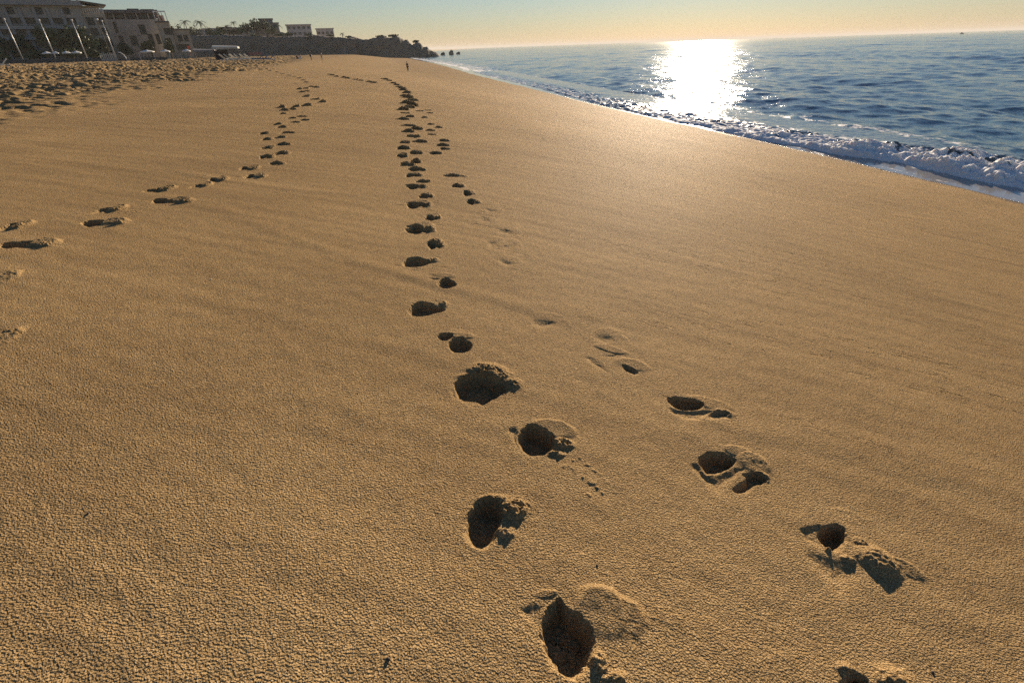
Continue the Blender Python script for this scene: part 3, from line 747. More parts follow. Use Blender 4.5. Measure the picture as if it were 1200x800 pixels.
# ---- second building
A2 = R(-31.4); D2 = 258
b2 = empty('apartment_building', (D2*math.sin(A2), D2*math.cos(A2), 0), -A2, label='square flat topped grey building with a dark top floor, right of the large hotel', cat='building')
U = lambda px, py: loc(px, py, D2, A2)[0]; Zp = lambda px, py: loc(px, py, D2, A2)[1]
uL, uR = U(120, 30), U(189, 30); zt = Zp(155, 11); zm = Zp(155, 23)
w = MB(); hs = []
for (x0, y0, x1, y1) in [(131,26,135,39),(161,29,169,41),(151,42,159,54),(172,40,178,52),(138,42,143,54),(127,44,132,56),(181,40,186,52),(144,52,149,60),(165,51,170,60)]:
    hs.append((U(x0, y0), U(x0, y0)+(x1-x0)/3.7, Zp((x0+x1)/2, y1), Zp((x0+x1)/2, y0)))
holed_wall(w, uL, uR, 3.2, zm, hs, 0, .9); w.box(uL, uR, 1.3, 16, 3.2, zm-.1); w.build('wall', STUCCO2, b2)
for h in hs: window(b2, h[0]-.1, h[1]+.1, h[2]-.1, h[3]+.1, 1.0)
MB().box(uL+.5, uR-.8, 1.2, 15, zm+.02, zt-1.2).build('attic_storey', mat('brown_cladding', (.14, .115, .10), .9, .25, .6), b2)
hs2 = [(uL+1.6+k*3.6, uL+3.9+k*3.6, zm+.35, zt-1.6) for k in range(5)]
for h in hs2: window(b2, *h, 1.08)
for k in range(6): MB().box(uL+.7+k*3.6-.2, uL+.7+k*3.6+.2, .2, .6, zm+.02, zt-1.2).build('column', STUCCO2, b2)
MB().box(uL-.6, uR+.3, -.7, 16.5, zt-1.18, zt-.2).box(U(148, 10), U(162, 10), 3, 8, zt-.2, zt+.35).box(U(164, 10), U(180, 10), 3, 8, zt-.2, zt+.2).build('roof', ROOF, b2)
# ---- terrace house
A3 = R(-29.2); D3 = 243
b3 = empty('terrace_house', (D3*math.sin(A3), D3*math.cos(A3), 0), -A3, label='low grey house with an open white pergola on its roof terrace', cat='building')
U = lambda px, py: loc(px, py, D3, A3)[0]; Zp = lambda px, py: loc(px, py, D3, A3)[1]
uL, uM, uR = U(187, 40), U(202, 40), U(224, 45); za, zb = Zp(193, 26.5), Zp(212, 35)
w = MB(); hs = [(U(191, 33), U(191, 33)+1.6, Zp(192, 41), Zp(192, 33)), (U(196, 33), U(196, 33)+1.2, Zp(197, 41), Zp(197, 33)), (U(193, 45), U(193, 45)+1.8, Zp(195, 54), Zp(195, 45))]
holed_wall(w, uL, uM, 3.2, za, hs, 0, .7); w.box(uL, uM, 1.0, 10, 3.2, za-.05)
hs_b = [(U(207, 41), U(207, 41)+1.5, Zp(208, 49), Zp(208, 41)), (U(214, 41), U(214, 41)+1.5, Zp(215, 49), Zp(215, 41)), (U(206, 52), U(206, 52)+4.2, Zp(211, 59), Zp(211, 52))]
holed_wall(w, uM+.02, uR, 3.2, zb, hs_b, 1.5, .7); w.box(uM+.02, uR, 2.5, 10, 3.2, zb-.05); w.build('wall', STUCCO3, b3)
for h in hs: window(b3, h[0]-.1, h[1]+.1, h[2]-.1, h[3]+.1, .8)
for h in hs_b: window(b3, h[0]-.1, h[1]+.1, h[2]-.1, h[3]+.1, 2.3)
MB().box(uL-.3, uM+.2, -.4, 10.4, za+.01, za+.4).build('roof', ROOF, b3); MB().box(uM+.22, uR+.3, 1.1, 10.4, zb+.01, zb+.35).build('roof', ROOF, b3)
pg = MB(); zp = Zp(193, 14.5)
for k in range(4):
    u_ = uL+.1+k*(uM-uL-.4)/3
    for y_ in (.2, 3.4): pg.box(u_, u_+.2, y_, y_+.2, za+.42, zp)
    pg.box(u_+.02, u_+.18, -.1, 3.9, zp, zp+.2)
pg.box(uL, uM, .2, .4, zp+.202, zp+.4).box(uL, uM, 3.4, 3.6, zp+.202, zp+.4).build('pergola', TRIM, b3)
MB().box(uL+.8, uM-1.0, 4.0, 8, za+.42, za+2.3).build('roof_room', mat('terracotta_render', (.26, .15, .11), .9, .2, 1), b3)

# ---- low dark wall at the back of the beach
mb = MB(); pts = [(-75, 75), (-20, 75), (40, 73), (100, 71.5), (150, 70), (196, 68.8)]
tops_ = [69.5, 70.5, 69.8, 68.5, 67.4, 67]
P3 = []
for (px, py), ty in zip(pts, tops_):
    a = azim(px, py); D = 206; P3.append((D*math.sin(a), D*math.cos(a), at(px, ty, D)[2], a))
for p, q_ in zip(P3, P3[1:]):
    V_ = []
    for (x, y, z, a) in (p, q_):
        for dd, zz in ((0, 3.4), (0, z), (1.2, z), (1.2, 3.4)): V_.append((x+dd*math.sin(a), y+dd*math.cos(a), zz))
    mb.add(V_, [(0,1,5,4),(1,2,6,5),(2,3,7,6)])
tag(mb.build('retaining_wall', STONEWALL), 'long low dark stone wall between the sand and the hotel', 'wall')

# ------------------------------------------------------------------ plants
def leaves(mb, c, rx, ry, rz, n, size, r_):
    for _ in range(n):
        d = Vector((r_.gauss(0, 1), r_.gauss(0, 1), r_.gauss(0, 1))).normalized()*(r_.random()**.4)
        p = Vector((c[0]+d.x*rx, c[1]+d.y*ry, c[2]+d.z*rz))
        a = Vector((r_.gauss(0, 1), r_.gauss(0, 1), r_.gauss(0, 1))).normalized(); b = a.cross(Vector((r_.gauss(0, 1), r_.gauss(0, 1), r_.gauss(0, 1)))).normalized()
        s_ = size*r_.uniform(.6, 1.4)
        mb.add([p-a*s_, p-b*s_*.55, p+a*s_, p+b*s_*.55], [(0, 1, 2, 3)])
def tree(px, py_top, D, wm, label, name='leafy_tree', material=LEAF, base=None, seed=0, group=None, n=420):
    r_ = random.Random(seed+int(px*3)); p, a = spot(px, D)
    top = at(px, py_top, D)[2]; z0 = p.z if base is None else base
    H = max(1.0, top-z0); root = empty(name, (p.x, p.y, z0), -a, label=label, cat='shrub' if name == 'shrub' else 'tree', group=group)
    tr = MB(); hh_ = H*.55
    tr.tube([(0, 0, -.4), (.05*wm, 0, hh_*.5), (-.03*wm, .05, hh_)], [.035*H+.05, .028*H+.04, .02*H+.03], 7)
    for k in range(5):
        t = 2*math.pi*k/5+r_.random(); tr.tube([(0, 0, hh_*(.5+.08*k)), (math.cos(t)*wm*.28, math.sin(t)*wm*.28, H*(.62+.05*k))], [.018*H+.03, .01*H+.015], 5)
    tr.build('trunk', BARK, root)
    cr_ = MB(); lobes = 7
    for k in range(lobes):
        t = 2*math.pi*k/lobes+r_.random()*.8; rr = wm*.5*r_.uniform(.25, .68)
        c = (math.cos(t)*rr, math.sin(t)*rr, H*r_.uniform(.42, .78))
        leaves(cr_, c, wm*r_.uniform(.2, .3), wm*.25, H*r_.uniform(.14, .24), n//lobes, .055*wm+.1, r_)
    leaves(cr_, (0, 0, H*.8), wm*.28, wm*.25, H*.18, n//5, .05*wm+.1, r_)
    cr_.build('crown', material, root)
    return root
def palm(px, py_top, D, label, base=None, seed=0, L=2.6, group=None):
    r_ = random.Random(seed+int(px)); p, a = spot(px, D); top = at(px, py_top, D)[2]; z0 = p.z if base is None else base; H = top-z0
    root = empty('palm_tree', (p.x, p.y, z0), r_.random()*6, label=label, cat='palm tree', group=group)
    MB().tube([(0, 0, -.5), (.1, 0, H*.4), (.25, .1, H*.8), (.28, .1, H)], [.26, .2, .17, .15], 7).build('trunk', BARK, root)
    c = MB()
    for k in range(17):
        t = 2*math.pi*k/17+r_.random()*.3; el = r_.uniform(-.35, 1.0); pts = []
        for i in range(6):
            s_ = i/5; pts.append(Vector((.28+math.cos(t)*L*s_*math.cos(el*.7), .1+math.sin(t)*L*s_*math.cos(el*.7), H+math.sin(el)*L*s_-1.5*s_*s_*L*.45)))
        for i in range(5):
            d = (pts[i+1]-pts[i]); side = d.cross(Vector((0, 0, 1))).normalized()
            for sg in (-1, 1):
                for k2 in (.0, .5):
                    b = pts[i]+d*k2; tip = b+d*.5+side*sg*.55*L/2.6*(1-.12*i)+Vector((0, 0, -.25))
                    c.add([b, b+d*.35, tip], [(0, 1, 2)])
    c.build('crown', PALMLEAF, root)
    return root

tree(63, 27, 224, 6.0, 'tall green tree in front of the hotel, behind the second pole from the left', material=LEAF2, seed=1)
tree(78, 31, 226, 6.5, 'round green tree between the second and third poles', material=LEAF2, seed=2)
tree(95, 27, 225, 6.0, 'green tree just right of the third pole, against the hotel', material=LEAF2, seed=3)
tree(111, 29, 226, 6.5, 'olive tree at the right corner of the hotel', material=LEAF2, seed=4)
tree(33, 38, 226, 6.0, 'dark tree against the hotel between the first and second poles', seed=5)
tree(10, 42, 224, 6.5, 'dark bushy tree left of the first pole', seed=6)
tree(126, 44, 228, 4.5, 'narrow dark tree at the left corner of the flat topped building', seed=7)
tree(150, 50, 232, 4.5, 'small dark tree under the flat topped building', seed=8)
tree(179, 46, 232, 5.0, 'dark tree at the right corner of the flat topped building', seed=9)
tree(202, 45, 236, 4.5, 'small tree in front of the terrace house', seed=10)
for i, (px, pt, wm, lab) in enumerate([(1, 57, 5, 'low green shrub at the left edge, under the hotel'), (46, 58, 6, 'low dark shrub at the foot of the second pole'), (86, 56, 5, 'shrub behind the white umbrellas, left of the third pole'), (112, 55, 5, 'shrub behind the white slatted fence')]):
    tree(px, pt, 218, wm, lab, 'shrub', LEAF if i % 2 else LEAF2, seed=20+i)
tree(208, 25.5, 352, 10, 'leftmost dark tree on the skyline, beside the pergola', seed=11, n=520)
tree(219, 27, 354, 9, 'dark skyline tree between the pergola and the first palm', seed=12, n=520)
tree(239, 29, 356, 8, 'skyline tree between the two palms', seed=13, n=520)
tree(254, 31, 358, 9, 'skyline tree right of the second palm', seed=14, n=520)
palm(230, 26, 346, 'palm tree on the skyline, left one of the pair', L=3.4)
palm(246, 25.5, 346, 'palm tree on the skyline, right one of the pair', L=3.6, seed=3)
palm(285, 26, 400, 'thin tall palm standing alone left of the leafy hilltop house', L=2.4, seed=5)
palm(275, 31, 400, 'short palm left of the thin tall one', L=3.0, seed=6)
palm(331, 29, 410, 'broad palm right against the pale box house', L=4.4, seed=7)

# ------------------------------------------------------------------ bluff, headland and rocks
ROCK = mat('headland_rock', (.17, .142, .105), .95, .3, .3)
def ridge(name, prof_, base_py, dist, thick, seed, label=None, step=.6, rough=1.0, kind='structure', material=ROCK):
    pxs = np.arange(prof_[0][0], prof_[-1][0], step)
    pys = np.interp(pxs, [p[0] for p in prof_], [p[1] for p in prof_])
    ds = np.interp(pxs, [p[0] for p in dist], [p[1] for p in dist]); nK = 16
    V_ = []
    for px, py, d in zip(pxs, pys, ds):
        a = azim(px, py); zt_ = at(px, py, d+thick*.112)[2]
        for k in range(nK):
            t = k/(nK-1)
            if t < .55: f_ = t/.55; back = thick*.35*f_**1.2*.32; z = -1.5+(zt_+1.5)*f_**.8
            else: f_ = (t-.55)/.45; back = thick*(.112+.9*f_); z = zt_*(1-.55*f_*f_)
            V_.append((d+back, a, z, t))
    V_ = np.array(V_); x, y = V_[:, 0]*np.sin(V_[:, 1]), V_[:, 0]*np.cos(V_[:, 1])
    q_ = np.sin(np.pi*np.clip(V_[:, 3]/.55, 0, 1))
    nz = fbm(x/9+V_[:, 2]/3.1, y/9-V_[:, 2]/2.3, seed, 5, .6)
    V_[:, 0] += rough*1.8*q_*nz
    V_[:, 2] += rough*(.55*fbm(x/5, y/5, seed+3, 4, .6))*sstep(.3, .5, V_[:, 3])
    V_ = np.stack([V_[:, 0]*np.sin(V_[:, 1]), V_[:, 0]*np.cos(V_[:, 1]), V_[:, 2]], 1)
    n_ = len(pxs); ii, jj = np.meshgrid(np.arange(n_-1), np.arange(nK-1), indexing='ij'); ii = ii.ravel(); jj = jj.ravel()
    F_ = np.stack([ii*nK+jj, (ii+1)*nK+jj, (ii+1)*nK+jj+1, ii*nK+jj+1], 1)
    o = mesh_from(name, V_, F_, material); return tag(o, label, None, None, kind)
ridge('hill', [(180, 44), (214, 41.5), (260, 41), (300, 42.3), (330, 43.5), (370, 42), (396, 43.2), (404, 44.2), (416, 46)], 66, [(180, 325), (300, 325), (416, 335)], 40, 101, rough=.9)
ridge('headland', [(384, 47), (394, 44), (402, 44.5), (413, 43.2), (418, 44.5), (430, 46.2), (440, 44.5), (450, 42.6), (457, 44.5), (464, 42), (469, 43.8), (474, 47), (477, 46.4), (483, 53), (486, 50.5), (489, 48.5), (493, 51), (496.5, 56), (500.5, 54.5), (503, 58), (508, 60.3), (513, 62.5), (516, 66)], 66,
      [(384, 342), (440, 350), (516, 395)], 46, 131, rough=.8, step=.4)
ridge('far_hill', [(200, 38), (240, 33), (270, 31.5), (300, 33), (335, 38), (372, 41), (402, 46)], 60, [(200, 560), (402, 620)], 120, 151, rough=1.5, material=mat('scrub_hill', (.12, .115, .085), .95, .3, .05))
def rock(px, py, D, w_, h_, seed, label):
    a = azim(px, py); mb = MB().ball((0, 0, 0), w_/2, w_/2, h_, 22, 16); V_ = np.array(mb.v)
    k = 1+.35*fbm(V_[:, 0]/w_*3+seed, V_[:, 2]/h_*2+V_[:, 1]/w_*2, seed, 4, .6); V_ *= k[:, None]
    mb.v = [tuple(v) for v in V_]
    o = mb.build('sea_rock', ROCK); o.location = (D*math.sin(a), D*math.cos(a), 0); tag(o, label, 'rock', 'rocks off the headland')
rock(519, 63, 470, 3.6, 2.0, 3, 'low dark sea rock nearest the headland tip')
rock(529, 61, 485, 4.0, 3.4, 5, 'tallest dark sea rock off the headland, middle of three')
rock(537, 62, 500, 3.4, 1.7, 8, 'small dark sea rock farthest out from the headland')
for px, pt, wm, lab in [(413, 42, 4.5, 'small bush on the near end of the headland ridge'), (450, 41.3, 6, 'bush on the middle hump of the headland'), (464, 40.6, 7, 'rounded bush crowning the headland'), (489, 47, 5, 'bush on the knob near the headland tip')]:
    tree(px, pt, np.interp(px, [384, 440, 516], [350, 358, 403]), wm, lab, 'shrub', LEAF, base=at(px, pt+4.5, np.interp(px, [384, 440, 516], [350, 358, 403]))[2], seed=40, n=300)
palm(406, 39.5, 352, 'lone thin palm on the headland skyline', L=1.6, seed=9, base=at(406, 45, 352)[2])

# hilltop houses
def box_house(px0, px1, pt, pb, D, name, label, wins, m=PALE, slope=0.0):
    a = azim((px0+px1)/2, pt); u0_, zt_ = loc(px0, pt, D, a); u1_, _ = loc(px1, pt, D, a); zb_ = loc((px0+px1)/2, pb, D, a)[1]
    root = empty(name, (D*math.sin(a), D*math.cos(a), zb_), -a, label=label, cat='house'); H = zt_-zb_
    hs = []
    for k in range(wins[0]):
        for j in range(wins[1]):
            uu = u0_+(u1_-u0_)*(k+.5)/wins[0]; zz = H*(j+.35)/wins[1]; hs.append((uu-.9, uu+.9, zz, zz+1.5))
    mb = holed_wall(MB(), u0_, u1_, 0, H, hs, 0, .6); mb.box(u0_, u1_, .9, 12, 0, H-.05); mb.build('wall', m, root)
    for h in hs: window(root, h[0]-.1, h[1]+.1, h[2]-.1, h[3]+.1, .7, TRIM)
    MB().box(u0_-.5, u1_+.5, -.5, 12.5, H+.01, H+.5).build('roof', ROOF if slope else m, root)
    return root
box_house(335, 364, 30, 43.5, 430, 'box_house', 'wide pale box shaped house on the bluff, larger of the two', (5, 2))
box_house(370, 390.5, 34.5, 43.5, 440, 'box_house', 'smaller pale box shaped house at the right end of the bluff', (4, 1))
box_house(238, 251, 34.5, 41.5, 418, 'small_house', 'small pale house between the two skyline palms, half hidden by trees', (2, 1))
box_house(257, 271, 33, 41.5, 424, 'small_house', 'small pale house on the hill right of the second skyline palm', (3, 1), STUCCO3, 1)
box_house(277, 291, 35.5, 42.5, 416, 'small_house', 'small pale house below the thin tall palm', (2, 1))
for px, pt, wm, lab in [(262, 38, 5, 'shrub on the bluff edge above the grey tent'), (304, 40, 4, 'shrub on the bluff edge below the hilltop villa'), (333, 39.5, 5, 'shrub on the bluff edge at the left corner of the wide box house'), (367, 39.5, 4.5, 'shrub on the bluff edge between the two box houses'), (392, 40.5, 4.5, 'shrub on the bluff edge right of the smaller box house')]:
    tree(px, pt, 334, wm, lab, 'shrub', LEAF2, base=at(px, 43.5, 334)[2], seed=90, n=260)
box_house(296, 326, 28, 43, 425, 'villa', 'broad hilltop villa half hidden by trees, left of the box houses', (5, 2), STUCCO2, 1)
box_house(303, 319, 23, 27.9, 432, 'roof_pavilion', 'upper pavilion of the hilltop crowned by trees', (3, 1), STUCCO2, 1)
for i, (px, pt, D, wm, lab) in enumerate([(297, 26, 415, 8, 'leafy tree at the left end of the hilltop villa'), (308, 21, 418, 10, 'tallest leafy tree on the hilltop'), (319, 23, 418, 8, 'leafy tree at the right of the tallest hilltop one'), (326, 31, 412, 7, 'low leafy tree at the right end of the hilltop villa'), (345, 38, 410, 6, 'low tree in front of the wide box house'), (267, 31, 405, 9, 'hill tree farthest left, above the flat bluff'), (281, 34, 405, 8, 'hill tree below the thin tall palm'), (290, 32, 405, 7, 'hill tree right of the thin tall palm')]):
    tree(px, pt, D, wm, lab, material=(LEAF, LEAF2)[i % 2], base=at(px, 44, D)[2], seed=60+i, n=380)

# ------------------------------------------------------------------ beach furniture
for px, pt, pb, lab in [(26, 24, 68, 'tall white light pole, leftmost of four'), (66, 25, 70, 'tall white light pole, second from the left'), (102, 25, 68, 'tall white light pole, third from the left'), (136, 26, 68, 'thin grey light pole, rightmost of four')]:
    p, a = spot(px, 212, pb); H = at(px-20, pt, 212)[2]-p.z
    o = empty('light_pole', p, -a, label=lab, cat='light pole', group='light poles along the hotel front')
    thin = .75 if px == 136 else 1
    MB().tube([(0, 0, 0), (0, 0, H)], [.17*thin, .11*thin], 10).build('pole', STEEL, o, True)
    MB().box(-.3, .3, -.3, .3, -.1, .35).build('base', STONEWALL, o)
    MB().tube([(0, 0, H), (0, 0, H+.12)], [.2, .26], 10).ball((0, 0, H+.3), .26, .26, .22).build('lamp_head', TRIM, o, True)
o_p, a_ = spot(131, 220); lp = empty('lamp_post', o_p, -a_, label='dark lamp post with a white globe in front of the flat topped building', cat='lamp post')
H = at(129, 23, 220)[2]-o_p.z
MB().tube([(0, 0, 0), (0, 0, H-.3)], [.14, .09], 8).build('post', DARKWOOD, lp, True); MB().ball((0, 0, H), .32).build('lamp_globe', TRIM, lp, True)

def umbrella(px, D, wm, label, hgt=2.25, flat=.45, m=CANVAS, group='white beach umbrellas'):
    p, a = spot(px, D); o = empty('beach_umbrella', p, -a, label=label, cat='umbrella', group=group)
    c = MB(); n = 8; ring = [(wm/2*math.cos(2*math.pi*k/n), wm/2*math.sin(2*math.pi*k/n), hgt-flat) for k in range(n)]; top = (0, 0, hgt)
    c.add([top]+ring, [(0, k+1, (k+1) % n+1) for k in range(n)]); c.add(ring+[(x, y, z-.2) for x, y, z in ring], [(k, k+n, (k+1) % n+n, (k+1) % n) for k in range(n)])
    c.build('canopy', m, o); MB().tube([(0, 0, 0), (0, 0, hgt+.1)], .045, 6).build('pole', DARKWOOD, o); MB().box(-.25, .25, -.25, .25, -.02, .1).build('base', STONEWALL, o)
for px, wm, lab in [(57, 2.3, 'white beach umbrella, leftmost of the four before the hotel trees'), (67.5, 1.7, 'narrow white beach umbrella, second of the four before the hotel trees'), (80, 2.1, 'white beach umbrella, third of the four before the hotel trees'), (92, 2.5, 'white beach umbrella just left of the third pole')]:
    umbrella(px, 208, wm, lab, 2.9)
for px, wm, lab in [(175, 3.6, 'widest white beach umbrella, below the flat topped building'), (196, 2.6, 'white beach umbrella below the terrace house'), (221, 2.2, 'white beach umbrella next to the red cloth')]:
    umbrella(px, 190, wm, lab, 2.7)
p, a = spot(221.5, 191); o = MB().box(-.35, .35, -.04, .04, 2.75, 3.5).box(-.03, .03, -.03, .03, 0, 2.75).build('red_flag', RED); o.location = p+Vector((.3, 1.0, 0)); o.rotation_euler = (0, 0, -a); tag(o, 'small red flag on a stick above a white umbrella', 'flag')

p, a = spot(127, 205, 66); fo = empty('slatted_fence', p, -a, label='short pale fence of upright slats at the foot of the rightmost pole', cat='fence')
for k in range(9): MB().box(-1.9+k*.46, -1.9+k*.46+.15, 0, .06, 0, 2.1+.1*(k % 3)).build('slat', STEEL, fo)
MB().box(-2, 2.1, .061, .12, .5, .62).box(-2, 2.1, .061, .12, 1.6, 1.72).build('rail', STEEL, fo)
p, a = spot(144, 205, 66); o = MB().tube([(-.9, 0, 2.3), (-.3, 0, 2.2), (.25, 0, 1.7), (.55, 0, .9), (.7, 0, 0)], .13, 8).build('curved_rail', TRIM, None, True); o.location = p; o.rotation_euler = (0, 0, -a)
tag(o, 'curved white rail bending down to the sand beside the slatted fence', 'rail')
# posts of the strung fence that runs on to the tents
for i, px in enumerate((150, 156, 164, 171, 181, 188, 199, 206, 212)):
    p, a = spot(px, 200, 66); o = MB().tube([(0, 0, -.3), (.0, 0, 1.5+.25*(i % 3))], [.08, .06], 6).build('fence_post', DARKWOOD if i % 2 else STEEL); o.location = p; o.rotation_euler = (0, 0, -a)
    tag(o, 'pale upright post below the square building' if i % 2 == 0 else 'dark upright post below the square building', 'post', 'pale posts along the back of the beach' if i % 2 == 0 else 'dark posts along the back of the beach')

def tent(px, D, wx, dy, hh, label, m, arch=.5):
    p, a = spot(px, D); o = empty('canopy_tent', p, -a-.12, label=label, cat='tent'); c = MB(); n = 8; V_ = []
    for i in range(n+1):
        t = i/n; z = hh-.25*t; 
        for j in range(5): s_ = j/4; V_.append((-wx/2+wx*t, -dy/2+dy*s_, z+arch*math.sin(math.pi*s_)))
    c.add(V_, [(i*5+j, (i+1)*5+j, (i+1)*5+j+1, i*5+j+1) for i in range(n) for j in range(4)])
    for (x0, x1, y0, y1) in ((-wx/2, wx/2, -dy/2-.03, -dy/2-.005), (wx/2+.005, wx/2+.03, -dy/2, dy/2), (-wx/2, wx/2, dy/2+.005, dy/2+.03)): c.box(x0, x1, y0, y1, hh-.4, hh-.02)
    c.build('canopy', m, o)
    for sx_ in (-1, 0, 1):
        for sy_ in (-1, 1): MB().tube([(sx_*(wx/2-.1), sy_*(dy/2-.1), 0), (sx_*(wx/2-.1), sy_*(dy/2-.1), hh-.05)], .06, 6).build('post', DARKWOOD, o)
    return o
tent(268, 152, 5.4, 4.0, 2.7, 'white roofed canopy tent with a dark shaded inside', mat('tent_canvas', (.50, .49, .43), .9, .06, 2), .35)
tent(242.5, 160, 4.6, 4.0, 2.2, 'grey canopy tent left of the white one', GREYCANVAS, .3)
p, a = spot(262, 154); o = MB().box(-1.6, 1.2, -.02, .02, .0, 2.0).box(-1.6, -1.5, .021, 1.4, 0, 2.0).box(1.1, 1.2, .021, 1.4, 0, 2.0).build('tent_shade', DARKCLOTH); o.location = p; o.rotation_euler = (0, 0, -a); tag(o, 'dark sheet standing for the shade inside the white roofed tent', 'shade sheet')  # dark sheet stands in for the shade under the tent roof

def lounger_proto(cush):
    o = empty('sun_lounger', (0, 0, 0)); f_ = MB().box(-.95, .95, -.33, .33, .28, .34)
    for x_ in (-.8, .7):
        for y_ in (-.28, .24): f_.box(x_, x_+.07, y_, y_+.05, 0, .28)
    f_.build('frame', TRIM, o)
    MB().box(-.95, .3, -.31, .31, .345, .46).build('cushion', cush, o)
    MB().add([(.31, -.31, .36), (.31, .31, .36), (.95, .31, .95), (.95, -.31, .95), (.26, -.31, .47), (.26, .31, .47), (.88, .31, 1.06), (.88, -.31, 1.06)], [(0,3,2,1),(4,5,6,7),(0,1,5,4),(1,2,6,5),(2,3,7,6),(3,0,4,7)]).build('backrest', cush, o)
    return o
proto = {'c': lounger_proto(CREAM), 'b': lounger_proto(BLUEGREY)}; usedp = set()
for px, D, k, rot, lab in [(265.5, 147, 'c', .3, 'cream sun lounger under the near edge of the white tent'), (271, 146, 'c', .2, 'cream sun lounger at the left, just clear of the white tent post'), (277, 148, 'c', .4, 'cream sun lounger below the right corner of the white tent'), (283, 146, 'c', .2, 'cream sun lounger in the middle of the cream row'), (289, 147, 'c', .35, 'cream sun lounger second from the right of the cream row'), (294.5, 148, 'c', .3, 'rightmost cream sun lounger, left of the grey ones'),
                           (302, 144, 'b', .0, 'blue grey sun lounger, left one of the grey row'), (308.5, 145, 'b', .1, 'blue grey sun lounger in the middle of the grey row'), (315, 144, 'b', .05, 'blue grey sun lounger at the right end of the row')]:
    o = proto[k] if k not in usedp else copy_tree(proto[k]); usedp.add(k)
    p, a = spot(px, D-24); o.location = p; o.scale = (1.25,)*3; o.rotation_euler = (0, 0, -a+rot+(math.pi if k == 'c' else 0)); tag(o, lab, 'sun lounger', 'sun loungers beside the tent')
p, a = spot(300, 150); o = MB().box(-1.6, 1.6, -.6, .6, .9, 1.5).box(-1.5, -1.4, -.5, -.4, 0, .9).box(1.4, 1.5, -.5, -.4, 0, .9).box(1.4, 1.5, .4, .5, 0, .9).box(-1.5, -1.4, .4, .5, 0, .9).build('beach_stall', mat('faded_red', (.26, .15, .13), .9, .15, 2)); o.location = p; o.rotation_euler = (0, 0, -a); tag(o, 'faded red covered stall behind the grey sun loungers', 'stall')
for px, lab in ((321.5, 'thin dark post right of the grey sun loungers, left of two'), (325.5, 'thin dark post right of the grey sun loungers, right of two')):
    p, a = spot(px, 140); o = MB().tube([(0, 0, -.3), (.03, 0, 1.35)], [.07, .05], 6).build('beach_post', DARKWOOD); o.location = p; tag(o, lab, 'post', 'posts right of the loungers')
p, a = spot(3, 120, 82); o = copy_tree(proto['c']); o.location = p; o.rotation_euler = (0, 0, -a); tag(o, 'lone pale sun lounger on the sand at the left edge', 'sun lounger')

# ------------------------------------------------------------------ people
def person(px, py_feet, label, pose, top=None, pants=None, hgt=1.72, turn=0.0):
    g = G(px, py_feet); p = Vector((g[0], g[1], float(land(g[0:1], g[1:2])[0])+.0)); k = hgt/1.72
    root = empty('person', p, turn, label=label, cat='person')
    V_ = dict(pose); names = list(V_); idx = {n: i for i, n in enumerate(names)}
    E_ = [('pelvis', 'waist'), ('waist', 'chest'), ('chest', 'neck'), ('neck', 'head'), ('head', 'crown'), ('pelvis', 'hl'), ('hl', 'kl'), ('kl', 'al'), ('al', 'tl'), ('pelvis', 'hr'), ('hr', 'kr'), ('kr', 'ar'), ('ar', 'tr'),
          ('chest', 'sl'), ('sl', 'el'), ('el', 'wl'), ('wl', 'fl'), ('chest', 'sr'), ('sr', 'er'), ('er', 'wr'), ('wr', 'fr')]
    rad = dict(pelvis=.13, waist=.12, chest=.14, neck=.055, head=.095, crown=.075, hl=.09, hr=.09, kl=.06, kr=.06, al=.042, ar=.042, tl=.035, tr=.035, sl=.06, sr=.06, el=.042, er=.042, wl=.032, wr=.032, fl=.026, fr=.026)
    def skin(name, names_, material, grow, parent):
        me = bpy.data.meshes.new(name); ix = {n: i for i, n in enumerate(names_)}
        me.from_pydata([tuple(c*k for c in V_[n]) for n in names_], [(ix[a_], ix[b_]) for a_, b_ in E_ if a_ in ix and b_ in ix], [])
        o = bpy.data.objects.new(name, me); COL.objects.link(o); mo = o.modifiers.new('skin', 'SKIN'); o.modifiers.new('sub', 'SUBSURF').levels = 1; o.modifiers['sub'].render_levels = 1
        for i, n in enumerate(names_):
            sv = me.skin_vertices[0].data[i]; sv.radius = (rad[n]*k*grow, rad[n]*k*grow); sv.use_root = (i == 0)
        me.materials.append(material); o.parent = parent; return o
    skin('body', names, SKIN, 1.0, root)
    skin('shirt', ['pelvis', 'waist', 'chest', 'sl', 'el', 'sr', 'er'], top or DARKCLOTH, 1.14, root)
    skin('trousers', ['pelvis', 'hl', 'kl', 'al', 'hr', 'kr', 'ar'], pants or DARKCLOTH, 1.18, root)
    hd = V_['crown']; MB().ball((hd[0]*k, hd[1]*k+.02, hd[2]*k+.01), .105*k, .115*k, .09*k, 10, 6).build('hair', HAIR, root, True)
    return root
stand = [('pelvis', (0, 0, .93)), ('waist', (0, 0, 1.08)), ('chest', (0, 0, 1.30)), ('neck', (0, 0, 1.46)), ('head', (0, -.02, 1.58)), ('crown', (0, -.01, 1.66)), ('hl', (-.09, 0, .86)), ('kl', (-.10, -.05, .48)), ('al', (-.10, .06, .08)), ('tl', (-.11, -.1, .03)),
         ('hr', (.09, 0, .86)), ('kr', (.10, -.10, .49)), ('ar', (.11, -.10, .08)), ('tr', (.12, -.26, .03)), ('sl', (-.19, 0, 1.38)), ('el', (-.25, .03, 1.10)), ('wl', (-.24, -.08, .86)), ('fl', (-.23, -.12, .76)), ('sr', (.19, 0, 1.38)), ('er', (.25, .02, 1.10)), ('wr', (.23, -.10, .87)), ('fr', (.22, -.14, .78))]
stoop = [(n, (x, y-.35*max(0, z-.95)*.6, z)) for n, (x, y, z) in stand]
